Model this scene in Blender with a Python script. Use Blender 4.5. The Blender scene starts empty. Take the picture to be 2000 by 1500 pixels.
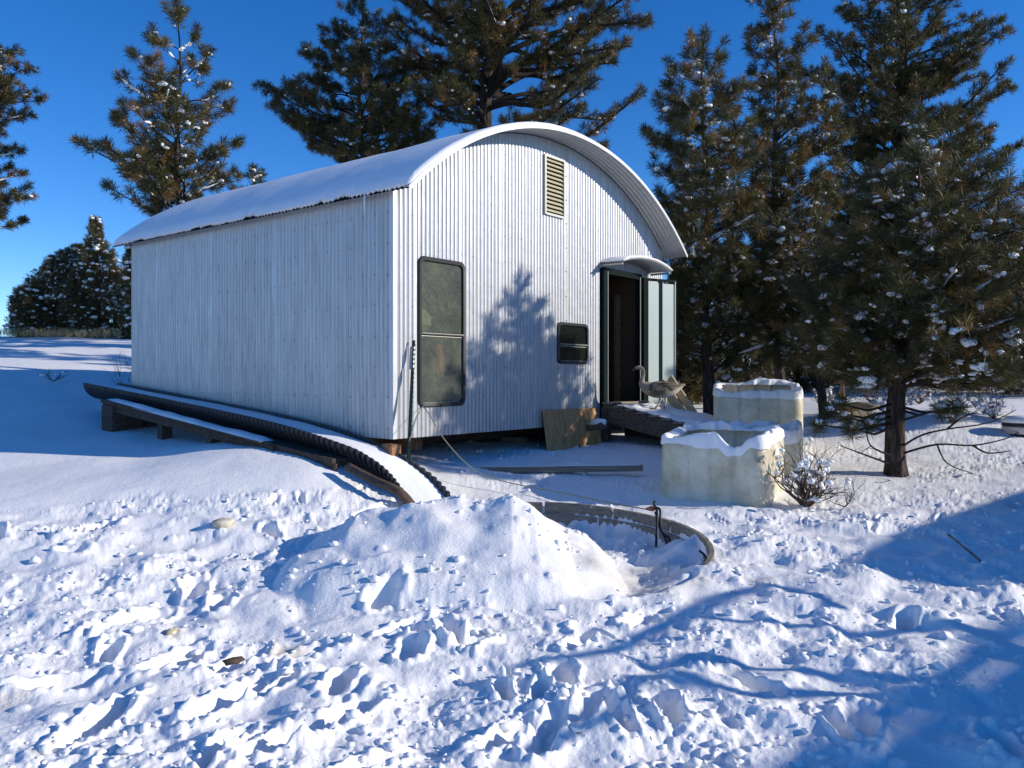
import bpy, bmesh, math, random
import numpy as np
from mathutils import Vector, Matrix

# ------------------------------------------------------------------ camera, sky, sun
S = bpy.context.scene
COL = S.collection
F = 1620.0; HZ = 737.0; EYE = 1.6
cam = bpy.data.cameras.new('camera'); co = bpy.data.objects.new('camera', cam); COL.objects.link(co)
co.location = (0, 0, EYE); co.rotation_euler = (math.pi/2, 0, 0)
cam.sensor_width = 36; cam.lens = F/2000*36; cam.shift_y = -13/2000
cam.clip_start = .1; cam.clip_end = 2000
S.camera = co
SUN_DIR = Vector((.99, -.13, 0)).normalized(); SUN_EL = math.radians(21.5)
world = bpy.data.worlds.new('World'); S.world = world; world.use_nodes = True
wn = world.node_tree; bg = wn.nodes['Background']
sky = wn.nodes.new('ShaderNodeTexSky'); sky.sky_type = 'NISHITA'; sky.sun_disc = False
sky.sun_elevation = SUN_EL
sky.sun_rotation = math.atan2(SUN_DIR.x, SUN_DIR.y)
sky.altitude = 2600; sky.air_density = 1.0; sky.dust_density = .0; sky.ozone_density = 3.5
hs = wn.nodes.new('ShaderNodeHueSaturation'); hs.inputs['Saturation'].default_value = 1.28; hs.inputs['Hue'].default_value = .509
hs.inputs['Value'].default_value = 1.0
wn.links.new(sky.outputs[0], hs.inputs['Color']); wn.links.new(hs.outputs[0], bg.inputs[0])
bg.inputs[1].default_value = .15
sl = bpy.data.lights.new('sun', 'SUN'); sl.energy = 4.0; sl.angle = math.radians(.53); sl.color = (1, .93, .82)
so = bpy.data.objects.new('sun', sl); COL.objects.link(so)
sv = Vector((SUN_DIR.x*math.cos(SUN_EL), SUN_DIR.y*math.cos(SUN_EL), math.sin(SUN_EL)))
so.rotation_euler = sv.to_track_quat('Z', 'Y').to_euler(); so.location = (20, -5, 12)
S.view_settings.view_transform = 'Standard'; S.view_settings.look = 'None'
S.view_settings.exposure = .3; S.view_settings.gamma = 1; S.view_settings.use_curve_mapping = False
S.cycles.max_bounces = 6; S.cycles.diffuse_bounces = 3; S.cycles.transparent_max_bounces = 8

R = random.Random(7); NR = np.random.RandomState(11)
PI = math.pi

def at(px, py, Y):
    return Vector(((px-1000)/F*Y, Y, EYE-(py-HZ)/F*Y))

# ------------------------------------------------------------------ helpers
def tag(o, label=None, cat=None, group=None, kind=None):
    if label: o['label'] = label
    if cat: o['category'] = cat
    if group: o['group'] = group
    if kind: o['kind'] = kind
    return o

def empty(name, loc=(0, 0, 0), rz=0, label=None, cat=None, group=None):
    o = bpy.data.objects.new(name, None); COL.objects.link(o)
    o.location = loc; o.rotation_euler = (0, 0, rz); o.empty_display_size = .2
    return tag(o, label, cat, group)

def mesh_obj(name, V, Fc, mats, parent=None, smooth=False, kind=None, loc=None):
    me = bpy.data.meshes.new(name)
    V = np.asarray(V, dtype=np.float32).reshape(-1, 3)
    if isinstance(Fc, np.ndarray):
        n, k = Fc.shape
        me.vertices.add(len(V)); me.vertices.foreach_set('co', V.ravel())
        me.loops.add(n*k); me.loops.foreach_set('vertex_index', Fc.astype(np.int32).ravel())
        me.polygons.add(n)
        me.polygons.foreach_set('loop_start', np.arange(0, n*k, k, dtype=np.int32))
        me.polygons.foreach_set('loop_total', np.full(n, k, dtype=np.int32))
        me.update(calc_edges=True)
    else:
        me.from_pydata(V.tolist(), [], Fc); me.update()
    if not isinstance(mats, (list, tuple)): mats = [mats]
    for m in mats: me.materials.append(m)
    if smooth: me.polygons.foreach_set('use_smooth', np.ones(len(me.polygons), dtype=bool))
    o = bpy.data.objects.new(name, me); COL.objects.link(o)
    if parent: o.parent = parent
    if loc: o.location = loc
    if kind: o['kind'] = kind
    return o

class MB:
    """collects boxes, tubes, lofts into one mesh"""
    def __init__(s): s.v = []; s.f = []
    def add(s, V, Fs):
        b = len(s.v); s.v += [tuple(p) for p in V]; s.f += [tuple(i+b for i in f) for f in Fs]; return s
    def box(s, c, d, rot=None, bev=.0):
        hx, hy, hz = d[0]/2, d[1]/2, d[2]/2
        if bev <= 0:
            V = [Vector((x, y, z)) for x in (-hx, hx) for y in (-hy, hy) for z in (-hz, hz)]
            Fs = [(0, 1, 3, 2), (4, 6, 7, 5), (0, 4, 5, 1), (2, 3, 7, 6), (0, 2, 6, 4), (1, 5, 7, 3)]
        else:
            bm = bmesh.new(); bmesh.ops.create_cube(bm, size=1)
            for v in bm.verts: v.co = Vector((v.co.x*d[0], v.co.y*d[1], v.co.z*d[2]))
            bmesh.ops.bevel(bm, geom=list(bm.edges), offset=bev, segments=1, affect='EDGES')
            V = [v.co.copy() for v in bm.verts]; bm.verts.index_update()
            Fs = [tuple(v.index for v in f.verts) for f in bm.faces]; bm.free()
        if rot is not None: V = [rot @ p for p in V]
        c = Vector(c); return s.add([p+c for p in V], Fs)
    def beam(s, a, b, w, h, bev=.004):
        a = Vector(a); b = Vector(b); d = b-a; L = d.length; x = d/L
        y = Vector((0, 0, 1)).cross(x)
        if y.length < 1e-4: y = Vector((0, 1, 0))
        y.normalize(); z = x.cross(y)
        M = Matrix((x, y, z)).transposed()
        return s.box((a+b)/2, (L, w, h), M, bev)
    def tube(s, pts, rad, n=6, cap=True):
        pts = [Vector(p) for p in pts]; k = len(pts)
        if not hasattr(rad, '__len__'): rad = [rad]*k
        V = []; Fs = []; prev = None
        for i, p in enumerate(pts):
            t = (pts[min(i+1, k-1)]-pts[max(i-1, 0)]).normalized()
            if prev is None:
                a = Vector((0, 0, 1)) if abs(t.z) < .9 else Vector((1, 0, 0)); u = t.cross(a).normalized()
            else: u = (prev-t*prev.dot(t)).normalized()
            prev = u; w = t.cross(u)
            for j in range(n):
                q = 2*PI*j/n; V.append(p+(u*math.cos(q)+w*math.sin(q))*rad[i])
        for i in range(k-1):
            for j in range(n):
                Fs.append((i*n+j, i*n+(j+1) % n, (i+1)*n+(j+1) % n, (i+1)*n+j))
        if cap: Fs += [tuple(range(n))[::-1], tuple((k-1)*n+j for j in range(n))]
        return s.add(V, Fs)
    def grid(s, rows, closed=False, cap=False):
        m = len(rows); n = len(rows[0]); V = [p for r in rows for p in r]; Fs = []
        for i in range(m-1):
            for j in range(n if closed else n-1):
                Fs.append((i*n+j, i*n+(j+1) % n, (i+1)*n+(j+1) % n, (i+1)*n+j))
        if cap: Fs += [tuple(range(n))[::-1], tuple((m-1)*n+j for j in range(n))]
        return s.add(V, Fs)
    def build(s, name, mat, parent=None, smooth=False, kind=None):
        return mesh_obj(name, s.v, s.f, mat, parent, smooth, kind)

# numpy gradient noise
_perm = NR.permutation(4096); _perm = np.concatenate([_perm, _perm]); _ga = NR.rand(4096)*2*PI
def noise(x, y, seed=0):
    xi = np.floor(x).astype(np.int64); yi = np.floor(y).astype(np.int64); xf = x-xi; yf = y-yi
    def g(ix, iy, dx, dy):
        h = _perm[(_perm[(ix+seed*17) & 4095]+iy) & 4095]; a = _ga[h]
        return np.cos(a)*dx+np.sin(a)*dy
    u = xf*xf*xf*(xf*(xf*6-15)+10); v = yf*yf*yf*(yf*(yf*6-15)+10)
    a = g(xi, yi, xf, yf); b = g(xi+1, yi, xf-1, yf); c = g(xi, yi+1, xf, yf-1); d = g(xi+1, yi+1, xf-1, yf-1)
    return ((a*(1-u)+b*u)*(1-v)+(c*(1-u)+d*u)*v)*1.5
def n1(x, y, seed=0): return float(noise(np.array([x]), np.array([y]), seed)[0])
def sst(a, b, x): t = np.clip((x-a)/(b-a), 0, 1); return t*t*(3-2*t)

# ------------------------------------------------------------------ materials
def mat(name, col, rough=.7, metal=0, spec=.5):
    m = bpy.data.materials.new(name); m.use_nodes = True; p = m.node_tree.nodes['Principled BSDF']
    p.inputs['Base Color'].default_value = (*col, 1); p.inputs['Roughness'].default_value = rough
    p.inputs['Metallic'].default_value = metal; p.inputs['Specular IOR Level'].default_value = spec
    return m
def nd(m, t, **kw):
    n = m.node_tree.nodes.new(t)
    for k, v in kw.items():
        if k in n.inputs: n.inputs[k].default_value = v
        else: setattr(n, k, v)
    return n
def lk(m, a, b): m.node_tree.links.new(a, b)
def pb(m): return m.node_tree.nodes['Principled BSDF']
def coords(m, scale=(1, 1, 1)):
    tc = nd(m, 'ShaderNodeTexCoord'); mp = nd(m, 'ShaderNodeMapping'); mp.inputs['Scale'].default_value = scale
    lk(m, tc.outputs['Object'], mp.inputs['Vector']); return mp.outputs[0]
def ramp(m, fac, stops):
    r = nd(m, 'ShaderNodeValToRGB'); e = r.color_ramp.elements
    while len(e) < len(stops): e.new(.5)
    for i, (p, c) in enumerate(stops): e[i].position = p; e[i].color = (*c, 1) if len(c) == 3 else c
    lk(m, fac, r.inputs[0]); return r.outputs[0]
def noisy(m, vec, scale, stops, detail=4, bump=0, dist=.01, rough=None):
    n = nd(m, 'ShaderNodeTexNoise'); n.inputs['Scale'].default_value = scale; n.inputs['Detail'].default_value = detail
    lk(m, vec, n.inputs['Vector']); c = ramp(m, n.outputs[0], stops); lk(m, c, pb(m).inputs['Base Color'])
    if bump:
        b = nd(m, 'ShaderNodeBump'); b.inputs['Strength'].default_value = bump; b.inputs['Distance'].default_value = dist
        lk(m, n.outputs[0], b.inputs['Height']); lk(m, b.outputs[0], pb(m).inputs['Normal'])
    return n

M = {}
# ground snow, with dirt by position
m = M['snow'] = mat('snow', (.90, .89, .88), .62, 0, .35)
v = coords(m)
na = nd(m, 'ShaderNodeTexNoise', Scale=55.0, Detail=6.0, Roughness=.65); lk(m, v, na.inputs['Vector'])
nb = nd(m, 'ShaderNodeTexNoise', Scale=9.0, Detail=5.0, Roughness=.6); lk(m, v, nb.inputs['Vector'])
b1 = nd(m, 'ShaderNodeBump', Strength=.5, Distance=.012); lk(m, na.outputs[0], b1.inputs['Height'])
b2 = nd(m, 'ShaderNodeBump', Strength=.3, Distance=.03); lk(m, nb.outputs[0], b2.inputs['Height']); lk(m, b1.outputs[0], b2.inputs['Normal'])
lk(m, b2.outputs[0], pb(m).inputs['Normal'])
at_ = nd(m, 'ShaderNodeAttribute', attribute_name='dirt')
mx = nd(m, 'ShaderNodeMix', data_type='RGBA'); mx.inputs[6].default_value = (.90, .89, .88, 1); mx.inputs[7].default_value = (.50, .43, .30, 1)
mm = nd(m, 'ShaderNodeMath', operation='MULTIPLY'); lk(m, at_.outputs['Fac'], mm.inputs[0])
rr = ramp(m, na.outputs[0], [(.35, (.25,)*3), (.62, (1,)*3)]); lk(m, rr, mm.inputs[1])
lk(m, mm.outputs[0], mx.inputs[0]); lk(m, mx.outputs[2], pb(m).inputs['Base Color'])
m = M['snow_soft'] = mat('soft_snow', (.90, .90, .90), .6, 0, .3)
v = coords(m); na = nd(m, 'ShaderNodeTexNoise', Scale=30.0, Detail=6.0); lk(m, v, na.inputs['Vector'])
b1 = nd(m, 'ShaderNodeBump', Strength=.35, Distance=.012); lk(m, na.outputs[0], b1.inputs['Height']); lk(m, b1.outputs[0], pb(m).inputs['Normal'])

def metal_mat(name, base, metal=.35, rough=.42):
    m = mat(name, base, rough, metal)
    v = coords(m, (6, 6, .7)); n = nd(m, 'ShaderNodeTexNoise', Scale=3.0, Detail=5.0, Roughness=.6); lk(m, v, n.inputs['Vector'])
    c = ramp(m, n.outputs[0], [(.3, tuple(x*.88 for x in base)), (.5, base), (.75, tuple(min(x*1.08, .9) for x in base))])
    oi = nd(m, 'ShaderNodeObjectInfo'); h = nd(m, 'ShaderNodeHueSaturation'); mr = nd(m, 'ShaderNodeMapRange')
    mr.inputs[3].default_value = .93; mr.inputs[4].default_value = 1.05
    lk(m, oi.outputs['Random'], mr.inputs[0]); lk(m, mr.outputs[0], h.inputs['Value']); lk(m, c, h.inputs['Color'])
    lk(m, h.outputs[0], pb(m).inputs['Base Color'])
    nb_ = nd(m, 'ShaderNodeTexNoise', Scale=5.0, Detail=2.0); lk(m, coords(m), nb_.inputs['Vector']); bb = nd(m, 'ShaderNodeBump', Strength=.09, Distance=.05); lk(m, nb_.outputs[0], bb.inputs['Height']); lk(m, bb.outputs[0], pb(m).inputs['Normal'])
    r = ramp(m, n.outputs[0], [(.3, (rough+.1,)*3), (.7, (rough-.06,)*3)]); lk(m, r, pb(m).inputs['Roughness'])
    return m
M['tin'] = metal_mat('corrugated_zinc', (.47, .475, .48), .4)
M['trim'] = metal_mat('trim_zinc', (.56, .565, .57), .3, .5)
M['screw'] = mat('screw', (.16, .17, .19), .5, .6)
M['black_rubber'] = mat('window_rubber', (.018, .019, .02), .45)
M['alu'] = mat('old_aluminium', (.42, .42, .38), .45, .5)
M['dark_green'] = mat('dark_green_paint', (.006, .014, .014), .7, 0, .06)
def wood(name, a, b, sc=(2, 22, 22), bump=.4):
    m = mat(name, a, .85, 0, .2); v = coords(m, sc)
    noisy(m, v, 1.6, [(.3, a), (.55, tuple((x+y)/2 for x, y in zip(a, b))), (.75, b)], 6, bump, .006); return m
M['wood_dark'] = wood('weathered_dark_wood', (.05, .036, .028), (.14, .1, .075))
M['wood_grey'] = wood('grey_weathered_wood', (.16, .14, .11), (.34, .3, .24))
M['wood_ramp'] = wood('brown_ramp_wood', (.075, .05, .035), (.19, .135, .095))
M['wood_pale'] = wood('pale_board', (.38, .32, .2), (.58, .5, .34))
m = M['ply'] = mat('plywood', (.35, .2, .1), .75); v = coords(m, (9, 9, 1.6))
noisy(m, v, 2.2, [(.25, (.30, .13, .045)), (.5, (.52, .27, .10)), (.8, (.66, .40, .17))], 6, .3, .004)
m = M['tank'] = mat('yellowed_plastic', (.6, .56, .42), .38)
v = coords(m, (1, 1, 1)); n = nd(m, 'ShaderNodeTexNoise', Scale=2.5, Detail=6.0, Roughness=.65); lk(m, v, n.inputs['Vector'])
n2 = nd(m, 'ShaderNodeTexNoise', Scale=38.0, Detail=3.0); lk(m, v, n2.inputs['Vector'])
c = ramp(m, n.outputs[0], [(.3, (.47, .40, .26)), (.5, (.68, .62, .46)), (.68, (.8, .77, .66))])
c2 = ramp(m, n2.outputs[0], [(.24, (.2, .19, .14)), (.34, (1, 1, 1))])
mx = nd(m, 'ShaderNodeMix', data_type='RGBA', blend_type='MULTIPLY'); mx.inputs[0].default_value = .8
lk(m, c, mx.inputs[6]); lk(m, c2, mx.inputs[7]); lk(m, mx.outputs[2], pb(m).inputs['Base Color'])
pb(m).inputs['Subsurface Weight'].default_value = .15; pb(m).inputs['Subsurface Scale'].default_value = .03
M['pipe'] = mat('black_corrugated_pipe', (.022, .023, .026), .42)
M['post'] = mat('green_steel', (.02, .045, .035), .5, .2)
M['cable'] = mat('grey_green_cable', (.22, .24, .17), .5)
M['cord'] = mat('black_cord', (.012, .012, .014), .4)
M['copper'] = mat('rusty_plug', (.3, .12, .06), .6)
m = M['bark'] = mat('pine_bark', (.09, .06, .045), .95, 0, .1)
v = coords(m, (14, 14, 3)); noisy(m, v, 1.5, [(.3, (.022, .018, .015)), (.5, (.055, .042, .035)), (.72, (.13, .1, .08))], 6, 1.0, .03)
M['twig'] = mat('twig_bark', (.032, .026, .023), .9, 0, .1)
def needles(name, stops):
    m = mat(name, stops[0][1], .55, 0, .35)
    a = nd(m, 'ShaderNodeAttribute', attribute_name='tint'); c = ramp(m, a.outputs['Fac'], stops)
    lk(m, c, pb(m).inputs['Base Color'])
    tr = nd(m, 'ShaderNodeBsdfTranslucent'); lk(m, c, tr.inputs[0])
    ms = nd(m, 'ShaderNodeMixShader'); ms.inputs[0].default_value = .2
    out = m.node_tree.nodes['Material Output']
    lk(m, pb(m).outputs[0], ms.inputs[1]); lk(m, tr.outputs[0], ms.inputs[2]); lk(m, ms.outputs[0], out.inputs[0]); return m
M['needle'] = needles('pine_needles', [(0, (.046, .048, .020)), (.35, (.084, .080, .028)), (.6, (.14, .115, .036)), (.76, (.18, .12, .038)), (1, (.26, .14, .045))])
M['juniper'] = needles('juniper_leaves', [(0, (.045, .05, .022)), (.5, (.095, .09, .035)), (1, (.19, .14, .06))])
M['grass'] = needles('dry_grass', [(0, (.34, .26, .12)), (1, (.55, .43, .22))])
M['brush'] = mat('bush_twig', (.10, .065, .048), .9)
M['tyre'] = mat('tyre_rubber', (.02, .02, .021), .7)
M['whitewall'] = mat('white_plastic', (.62, .6, .52), .5)
M['clod'] = wood('dirty_ice', (.4, .35, .24), (.7, .66, .56), (14, 14, 14), .6)
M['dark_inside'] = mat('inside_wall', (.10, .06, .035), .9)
M['leaf_pane'] = mat('frosted_panel', (.42, .50, .47), .35)
# dusty glass
def glass(name, tint, amount):
    m = bpy.data.materials.new(name); m.use_nodes = True; nt = m.node_tree; p = pb(m)
    v = coords(m); n = nd(m, 'ShaderNodeTexNoise', Scale=3.5, Detail=7.0, Roughness=.7); lk(m, v, n.inputs['Vector'])
    n2 = nd(m, 'ShaderNodeTexNoise', Scale=60.0, Detail=3.0); lk(m, coords(m, (1, 1, .35)), n2.inputs['Vector'])
    c = ramp(m, n.outputs[0], [(.3, tuple(x*.5 for x in tint)), (.5, tuple(x*.75 for x in tint)), (.7, (tint[0]*1.25, tint[1]*1.15, tint[2]*1.0))]); lk(m, c, p.inputs['Base Color'])
    p.inputs['Roughness'].default_value = .22
    t = nd(m, 'ShaderNodeBsdfTransparent'); t.inputs[0].default_value = (.75, .85, .8, 1)
    ms = nd(m, 'ShaderNodeMixShader')
    f = ramp(m, n2.outputs[0], [(.4, (amount,)*3), (.75, (min(1, amount+.25),)*3)]); lk(m, f, ms.inputs[0])
    lk(m, t.outputs[0], ms.inputs[1]); lk(m, p.outputs[0], ms.inputs[2]); lk(m, ms.outputs[0], nt.nodes['Material Output'].inputs[0])
    return m
M['glass'] = glass('dusty_glass', (.20, .225, .18), .46); M['glass_dark'] = glass('dark_dusty_glass', (.03, .036, .03), .3)
M['cloth_tan'] = mat('tan_cloth', (.55, .46, .26), .9); M['cloth_red'] = mat('red_cloth', (.5, .08, .05), .9)

# ------------------------------------------------------------------ ground
CP = [(-4, 2, 0), (4, 2, 0), (0, 3.4, 0), (-2, 3.4, 0), (2, 3.4, 0), (-2, 5, .08), (2.5, 5, .06), (0, 5.2, .1), (-3, 6.4, .26),
      (-4.3, 7.1, .42), (-3, 7.6, .43), (-4, 9.3, .7), (-4.6, 10.4, .82), (-2.08, 8.45, .7), (-3.02, 9.2, .83), (-1.7, 7.7, .4), (-7, 11, .95), (-6.5, 12.7, 1.12), (-10, 16, 1.6), (-9, 20, 2.05),
      (-15, 25, 2.78), (-11.5, 26, 2.82), (-9, 27, 2.85), (-1.3, 8.9, .52), (-1, 9.6, .6), (0, 10.6, .62), (0, 9.3, .42), (0, 8.6, .28),
      (1.7, 7, .2), (1.8, 9.5, .42), (2.9, 8.2, .27), (2, 10, .46), (4.7, 10.1, .42), (7, 10, .48), (3, 12, .62), (5, 13, .7), (8, 12, .62), (10, 14, .78), (7.3, 13.8, .98), (6, 16, .93),
      (10, 18, 1.05), (12, 25, 1.3), (5, 25, 1.3), (10, 40, 1.5), (0, 40, 1.9), (-2, 14, .8), (0, 18, 1.0), (4, 7, .2), (6, 7, .25),
      (-20, 45, 3.0), (-50, 40, 3.2), (50, 50, 1.6), (-50, -10, .6), (50, -10, .2), (0, -20, 0), (-8, 3, .1), (-12, 8, .6), (20, 10, .5), (30, 30, 1.4), (-20, 20, 2.3)]
CPa = np.array(CP, float)
def _U(r2): return np.where(r2 > 1e-12, r2*np.log(np.maximum(r2, 1e-12)), 0)
_n = len(CPa); _K = _U(((CPa[:, None, :2]-CPa[None, :, :2])**2).sum(-1))+np.eye(_n)*.6
_P = np.c_[np.ones(_n), CPa[:, :2]]; _A = np.zeros((_n+3, _n+3)); _A[:_n, :_n] = _K; _A[:_n, _n:] = _P; _A[_n:, :_n] = _P.T
_w = np.linalg.solve(_A, np.r_[CPa[:, 2], 0, 0, 0])
def base_h(X, Y):
    r = np.hypot(X, Y); k = np.minimum(1, 50/np.maximum(r, 1e-6)); X = X*k; Y = Y*k
    out = _w[_n]+_w[_n+1]*X+_w[_n+2]*Y
    for i in range(_n): out = out+_w[i]*_U((X-CPa[i, 0])**2+(Y-CPa[i, 1])**2)
    return out
PC = (.05, 7.0); PR = 1.6
def rimz(Y): return .2+.05*(Y-7.0)
def feat_h(X, Y, z):
    # pond
    d = np.hypot(X-PC[0], Y-PC[1]); ang = np.arctan2(Y-PC[1], X-PC[0])
    inside = 1-sst(PR-.05, PR+.0, d)
    wob = .05*noise(X*3, Y*3, 5)
    pile = .13*sst(1.0, PR, d)*(.5+noise(ang*3.2, ang*0+1, 9)+.4*noise(ang*11, d*4, 10))
    floor = .02+.0*X+wob*.4+pile
    near = sst(.15, .5, (z-floor))
    z = z*(1-inside)+np.minimum(z, floor)*inside
    # mound
    prof = np.interp(X, [-2.1, -1.85, -1.6, -1.24, -.62, 0, .18, .45, .85, 1.1], [0, .02, .16, .35, .46, .49, .41, .19, .02, 0])
    yc = 6.75; bell = np.where(Y < yc, np.clip(1-((yc-Y)/1.45)**1.5, 0, 1), np.clip(1-((Y-yc)/.8)**2, 0, 1))
    bell = np.where(bell > 0, bell, 0)
    lump = 1+.12*noise(X*2.2, Y*2.2, 3)
    mz = .12+prof*bell*lump*1.02
    z = np.where(prof*bell > 0.0, np.maximum(z, mz-.10*(1-sst(0, .1, prof*bell))), z)
    return z
def rough_mask(X, Y):
    line = Y-(7.2+.33*(X+4.3))+.35*noise(X*1.3, Y*1.3, 21)
    sm = sst(-.1, .35, line)*sst(-1.0, -1.6, X)
    sm = np.maximum(sm, sst(11.5, 15, Y)*.8)
    return 1-sm
def ground_np(X, Y, detail=True):
    z = base_h(X, Y)
    z = feat_h(X, Y, z)
    if not detail: return z
    m_ = rough_mask(X, Y); d = np.hypot(X-PC[0], Y-PC[1]); fore = 1-sst(6.5, 9.5, Y)
    wx = X+.06*noise(X*5, Y*5, 31); wy = Y+.06*noise(X*5, Y*5, 32)
    big = noise(wx*1.6, wy*1.9, 1)*.05+noise(wx*3.6, wy*3.6, 2)*.034
    bil = (.25-np.abs(noise(wx*5.5, wy*5.5, 4)))*.022
    cl = (.3-np.abs(noise(wx*13, wy*13, 6)))*.010
    fine = noise(X*24, Y*24, 7)*.005+noise(X*52, Y*52, 8)*.003
    pile = np.clip(noise(wx*6, wy*6, 12)-.18, 0, 1)*.03
    farf = np.interp(np.hypot(X, Y), [0, 12, 30], [1, 1, .3])
    q_ = .35+.95*sst(-.35, .35, noise(X*.85+7, Y*1.1, 47))
    md = ((X > -1.7) & (X < .8) & (Y > 5.4) & (Y < 7.4)); q_ = np.where(md, q_*.5, q_); big = np.where(md, big*.8, big)
    z = z+m_*(big*(.35+.65*fore)+q_*(bil*(.4+.6*fore)+cl*(.75)+fine*farf+pile*(.45+.4*fore)))
    z = z+(1-m_)*(noise(X*.8, Y*.8, 14)*.03+noise(X*2.3, Y*2.3, 15)*.008)
    return z
def ground_z(x, y): return float(ground_np(np.array([float(x)]), np.array([float(y)]), False)[0])

cols = np.concatenate([np.linspace(-6, -.82, 40)[:-1], np.linspace(-.7, .7, 1120)*.98, np.linspace(.82, 6, 40)[1:]])
py = np.arange(1640, 850, -1.75); Yr = 1.5*F/(py-HZ)
far = [Yr[-1]]
while far[-1] < 60: far.append(far[-1]*1.012+.02)
far += [70, 90, 130, 200, 320, 500, 800]
near = [-60, -40, -25, -15, -10, -7, -4, -2, -.5, .8, 1.8, 2.4]
rows = np.concatenate([near, Yr, far[1:]])
A_, Yg = np.meshgrid(cols, rows)
ext = np.sign(A_)*np.clip((np.abs(A_)-1)/5, 0, 1)**2*300
Xg = A_*np.maximum(Yg, 2.6)+ext
Zg = ground_np(Xg.ravel(), Yg.ravel()).reshape(Xg.shape)
dirt = np.zeros_like(Zg)
ni, nj = Zg.shape
def window(x, y, r):
    i0, i1 = np.searchsorted(rows, [y-r, y+r]); i0 = max(i0-1, 0); i1 = min(i1+1, ni)
    lo = (x-r)/max(y, 2.6); hi = (x+r)/max(y, 2.6); lo2 = min((x-r)/max(y+r, 2.6), (x-r)/max(y-r, 2.6), lo); hi2 = max((x+r)/max(y-r, 2.6), (x+r)/max(y+r, 2.6), hi)
    j0, j1 = np.searchsorted(cols, [lo2, hi2]); return slice(i0, i1), slice(max(j0-1, 0), min(j1+1, nj))
def footprint(x, y, ang, L=.17, W=.085, dep=.09, rim=.025):
    si, sj = window(x, y, L*2); X = Xg[si, sj]; Y = Yg[si, sj]
    if X.size == 0: return
    dx = X-x; dy = Y-y; u = dx*math.cos(ang)+dy*math.sin(ang); w = -dx*math.sin(ang)+dy*math.cos(ang)
    q = np.sqrt((u/L)**2+(w/(W*(1-.18*np.cos(u/L*2.2+.6))))**2)+.22*noise(X*7, Y*7, 33)+.08*noise(X*21, Y*21, 34)
    Zg[si, sj] += -dep*(1-sst(.5, 1.1, q))+rim*np.exp(-((q-1.35)/.25)**2)*(1+noise(X*20, Y*20, 35))
def clod(x, y, r, h):
    si, sj = window(x, y, r*1.4); X = Xg[si, sj]; Y = Yg[si, sj]
    if X.size == 0: return
    q = np.hypot(X-x, Y-y)/r+.25*noise(X*.7/r, Y*.7/r, int(x*100) % 50)
    Zg[si, sj] += h*np.sqrt(np.clip(1-q*q, 0, 1))
def gxy(px, py_):  # ground point under a pixel of the photograph
    for Y in np.arange(3, 40, .03):
        if HZ+(EYE-ground_z((px-1000)/F*Y, Y))/Y*F < py_: break
    return (px-1000)/F*Y, Y
for (px_, py_, a, L) in [(180, 1035, 60, .22), (140, 1080, 20, .1), (380, 1145, 110, .2), (430, 1180, 95, .14), (255, 1215, 60, .26), (480, 1085, 10, .15), (340, 1095, 20, .14), (600, 1275, 30, .18),
                       (460, 1360, 70, .3), (340, 1290, 60, .2), (460, 1290, 60, .2), (185, 1420, 80, .2), (680, 1400, 60, .24), (880, 1240, 110, .16), (920, 1260, 60, .12), (800, 1275, 90, .12), (1250, 1210, 40, .14), (830, 1240, 150, .16), (1095, 1325, 90, .18),
                       (1300, 1390, 100, .2), (1150, 1400, 60, .2), (1075, 1430, 70, .2), (560, 1450, 50, .22), (120, 1330, 30, .2), (750, 1170, 40, .12)]:
    x, y = gxy(px_, py_); footprint(x, y, math.radians(a), L, .08, .10)
for i in range(95):
    y = R.uniform(2.8, 8.5) if i < 45 else R.uniform(7.5, 13); x = R.uniform(-.7, .72)*y
    if math.hypot(x-PC[0], y-PC[1]) < 1.75 or (-2 < x < 1.1 and 5.2 < y < 7.5): continue
    if rough_mask(np.array([x]), np.array([y]))[0] < .6: continue
    s = 1 if y < 7 else .6
    footprint(x, y, R.uniform(.8, 2.4), R.uniform(.12, .22)*s, R.uniform(.045, .075)*s, R.uniform(.05, .12)*s, .02*s)
for i in range(1500):
    t = R.random(); y = 2.8*(13/2.8)**t; x = R.uniform(-.72, .75)*y
    if rough_mask(np.array([x]), np.array([y]))[0] < .6: continue
    r = R.choice([.012, .015, .02, .02, .03, .045])*(1 if y < 7 else .8); clod(x, y, r, r*R.uniform(.3, .6))
# footprints stain / straw in the pond
def stain(x, y, r, a):
    si, sj = window(x, y, r*1.5); X = Xg[si, sj]; Y = Yg[si, sj]
    q = np.hypot(X-x, Y-y)/r+.5*noise(X*2/r, Y*2/r, 40); dirt[si, sj] = np.maximum(dirt[si, sj], a*(1-sst(.4, 1.1, q)))
stain(1.0, 6.3, .6, .5); stain(1.0, 5.9, .25, .6)
for px_, py_, r, a in [(340, 1248, .07, .9), (555, 1270, .13, .7), (430, 1215, .04, .7), (20, 1365, .12, .5), (960, 1210, .03, .9), (1490, 1135, .12, .5), (85, 1478, .05, .6)]:
    x, y = gxy(px_, py_); stain(x, y, r, a)
dirt += .16*sst(.1, .6, noise(Xg*.9, Yg*.9, 50))*sst(7.5, 9, Yg)*(1-sst(14, 18, Yg))
Zb = Zg.copy(); Zb[1:-1, 1:-1] = .4*Zg[1:-1, 1:-1]+.15*(Zg[2:, 1:-1]+Zg[:-2, 1:-1]+Zg[1:-1, 2:]+Zg[1:-1, :-2])
nb2 = Zb.copy(); nb2[1:-1, 1:-1] = .4*Zb[1:-1, 1:-1]+.15*(Zb[2:, 1:-1]+Zb[:-2, 1:-1]+Zb[1:-1, 2:]+Zb[1:-1, :-2])
wgt = ((Yg > 2.6) & (Yg < 6.5)); Zg = np.where(wgt, nb2, Zg)
V = np.stack([Xg, Yg, Zg], -1).reshape(-1, 3)
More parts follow.
